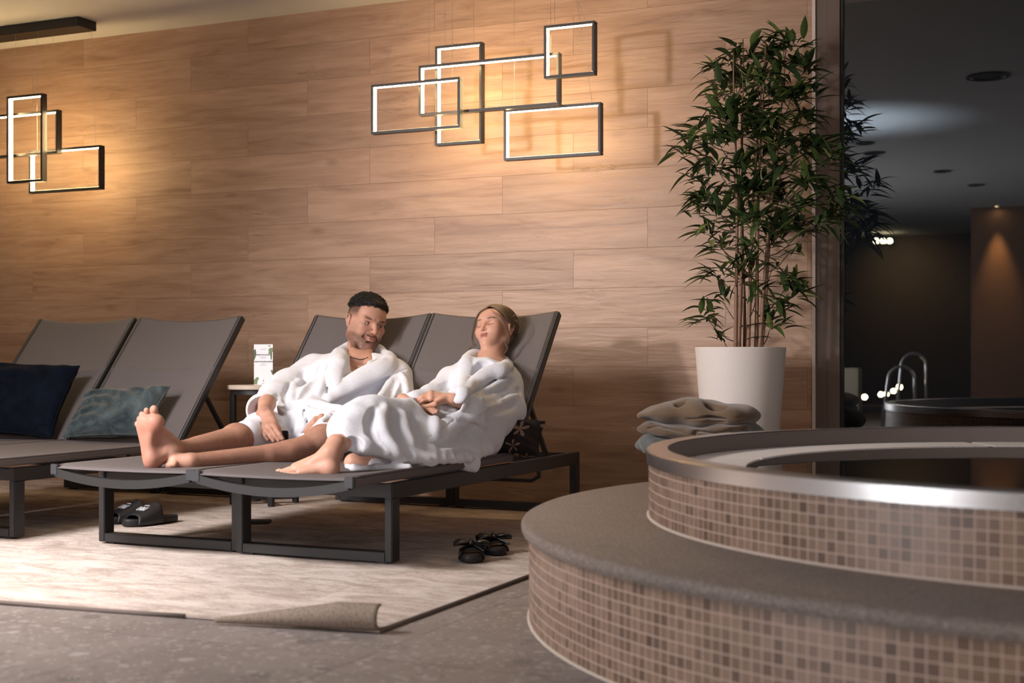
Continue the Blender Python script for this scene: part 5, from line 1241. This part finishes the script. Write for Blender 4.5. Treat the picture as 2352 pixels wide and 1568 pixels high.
def strand(pts, n, w_, r_=.0009):
    P_ = [Vector(tuple(p)) for p in pts]
    for i in range(n):
        o_ = [Vector((rr.gauss(0,w_),rr.gauss(0,w_),rr.gauss(0,w_))) for _ in range(2)]; out = []
        m = len(P_)
        for k in range((m-1)*4+1):
            q = k/4; j = min(int(q), m-2); f_ = q-j; a_, b_, c_, d_ = P_[max(j-1,0)], P_[j], P_[j+1], P_[min(j+2,m-1)]
            v_ = .5*((2*b_)+(c_-a_)*f_+(2*a_-5*b_+4*c_-d_)*f_*f_+(3*b_-a_-3*c_+d_)*f_**3); s__ = k/((m-1)*4); out.append(v_+o_[0]*math.sin(math.pi*s__)+o_[1]*s__*(1-.3*s__))
        mb.tube(out, [r_*(1-.55*k/len(out)) for k in range(len(out))], 4)
fy = -.868
strand([Pw(1122,707,-.84),Pw(1104,715,fy+.01),Pw(1093,735,fy+.01),Pw(1087,760,fy),Pw(1085,780,fy),Pw(1090,794,fy+.01)], 30, .0022)
strand([Pw(1093,750,fy),Pw(1088,785,fy),Pw(1094,792,fy),Pw(1082,797,fy),Pw(1075,808,fy),Pw(1077,818,fy)], 12, .0022)
strand([Pw(1128,711,-.88),Pw(1147,728,-.89),Pw(1160,745,-.89),Pw(1168,765,-.88),Pw(1161,785,-.88),Pw(1166,800,-.88),Pw(1158,812,-.89)], 22, .0020)
strand([Pw(1160,780,-.88),Pw(1168,798,-.87),Pw(1163,808,-.88),Pw(1156,813,-.89)], 14, .002)
strand([Pw(1176,728,-.80),Pw(1186,722,-.80),Pw(1193,730,-.80),Pw(1190,740,-.8)], 3, .001, .0006); strand([Pw(1180,735,-.80),Pw(1190,738,-.80),Pw(1196,752,-.80),Pw(1190,765,-.8)], 4, .002, .0006)
o = np_mesh('hair', [wcap], HW, woman, None, 1)
me2 = bpy.data.meshes.new('strands'); me2.from_pydata(mb.v, [], mb.f); bmx = bmesh.new(); bmx.from_mesh(o.data); bmx.from_mesh(me2); bmx.to_mesh(o.data); bmx.free(); bpy.data.meshes.remove(me2)
o.data.polygons.foreach_set('use_smooth', [True]*len(o.data.polygons))
ring = thing('ring', 'thin silver ring on the woman\'s finger', 'ring', tuple(Pw(967,911,yk-.02)))
rp = Pw(967,912,yk-.012); ax_ = unit(Pw(944,935,yk-.05)-Pw(990,907,yk)); b1 = unit(np.cross(ax_,[0,0,1])); b2 = np.cross(ax_, b1)
MB().tube([rp+b1*.0093*math.cos(a)+b2*.0093*math.sin(a) for a in np.linspace(0,2*math.pi,24,endpoint=False)], .0011, 8, closed=True).build('ring_band', simple('silver', (.7,.68,.66), .2, 1.0), ring, smooth=True, world=True)

# robe details
T = WCl.T
ct = Pw(1052,921,yk+.055); cv = unit(Pw(1040,918,yk+.04)-Pw(1085,930,yk+.13)); T.ell(ct, (.058,.054,.034), .015, rot=(np.cross(cv,[0,0,1]), np.cross(cv,np.cross(cv,[0,0,1])), cv))
for pts, r, k in [([(1150,858),(1110,882),(1078,905)],.009,.04), ([(1182,872),(1140,892),(1098,908)],.009,.035), ([(1195,895),(1158,912),(1118,925)],.009,.035), ([(1185,928),(1155,940),(1118,950)],.010,.04),
    ([(1056,872),(1040,895),(1025,908)],.009,.035), ([(1030,876),(1008,898)],.008,.03), ([(1108,958),(1085,988),(1055,1004)],.010,.04),
    ([(905,945),(895,975),(912,1012),(945,1045)],.012,.045), ([(862,938),(846,968),(855,1002),(882,1035)],.010,.04), ([(950,955),(950,990),(975,1025)],.011,.045), ([(1085,1002),(1050,1018),(1005,1022)],.008,.035), ([(1100,1038),(1075,1032),(1045,1042)],.007,.025)]: WCl.fold(pts, r, k)
for pts, r, k in [([(885,935),(872,970),(884,1010),(915,1042)],.010,.05), ([(925,950),(927,985),(945,1020)],.010,.05), ([(1165,872),(1120,897)],.009,.04), ([(1190,908),(1150,923)],.009,.04), ([(1000,960),(1000,1000)],.009,.05)]: WCl.fold(pts, r, k, '+')
T.path(WCl.line([(1050,958),(1020,985),(985,1005),(960,1015),(1030,1018)], .001), .0022, .006, '-')
hm_, _ = resample(Hm, .01); T.path(hm_, .0080, .008)
T.path([Pw(812,1022,-2.235), Pw(780,1030,-2.30), Pw(758,1045,-2.36)], [.040,.044,.044], .004, '-')
T.cap(ct+cv*.050, ct-cv*.014, .048, .033, .008, '-'); T.cap(ct+cv*.095, ct+cv*.042, .10, .060, .008, '-')
cv_ = unit((.41,-.912,0))
T.path([H(1112,842)-cv_*.010, H(1098,851)-cv_*.010, H(1082,862)-cv_*.010], [.042,.030,.008], .010, '-'); T.cap(Pw(1125,812,-.90), Pw(1130,795,-.88), .058, .072, .01, '-')
nv = unit((.30,-.86,.40)); Cb = WCl.band
Cb([Pw(1120,824,-.84), Pw(1094,816,-.88), Pw(1079,823,-.945), H(1070,838,.010), H(1067,855,.010), H(1066,875,.006), H(1060,900,.000)], [.022,.027,.029,.029,.027,.022,.014], .010, (nv,.46))
Cb([Pw(1140,824,-.83), Pw(1163,838,-.88), H(1152,849,.014), H(1128,857,.016), H(1104,869,.014), H(1084,886,.010), H(1066,904,.006), H(1050,920,-.002)], [.026,.031,.033,.033,.032,.029,.022,.014], .006, (nv,.42))
T.path(WCl.line([(1163,862),(1135,874),(1108,888),(1088,904)], .002), .003, .008, '-')
Cb(WCl.line([(1040,958),(1075,952),(1108,966),(1122,985)], -.002)[::4], .018, .010, ((.2,-.8,.5),.5))
np_mesh('robe', [T.mesh(.0038, rdisp, .05)], TERRY, woman, None, 1)
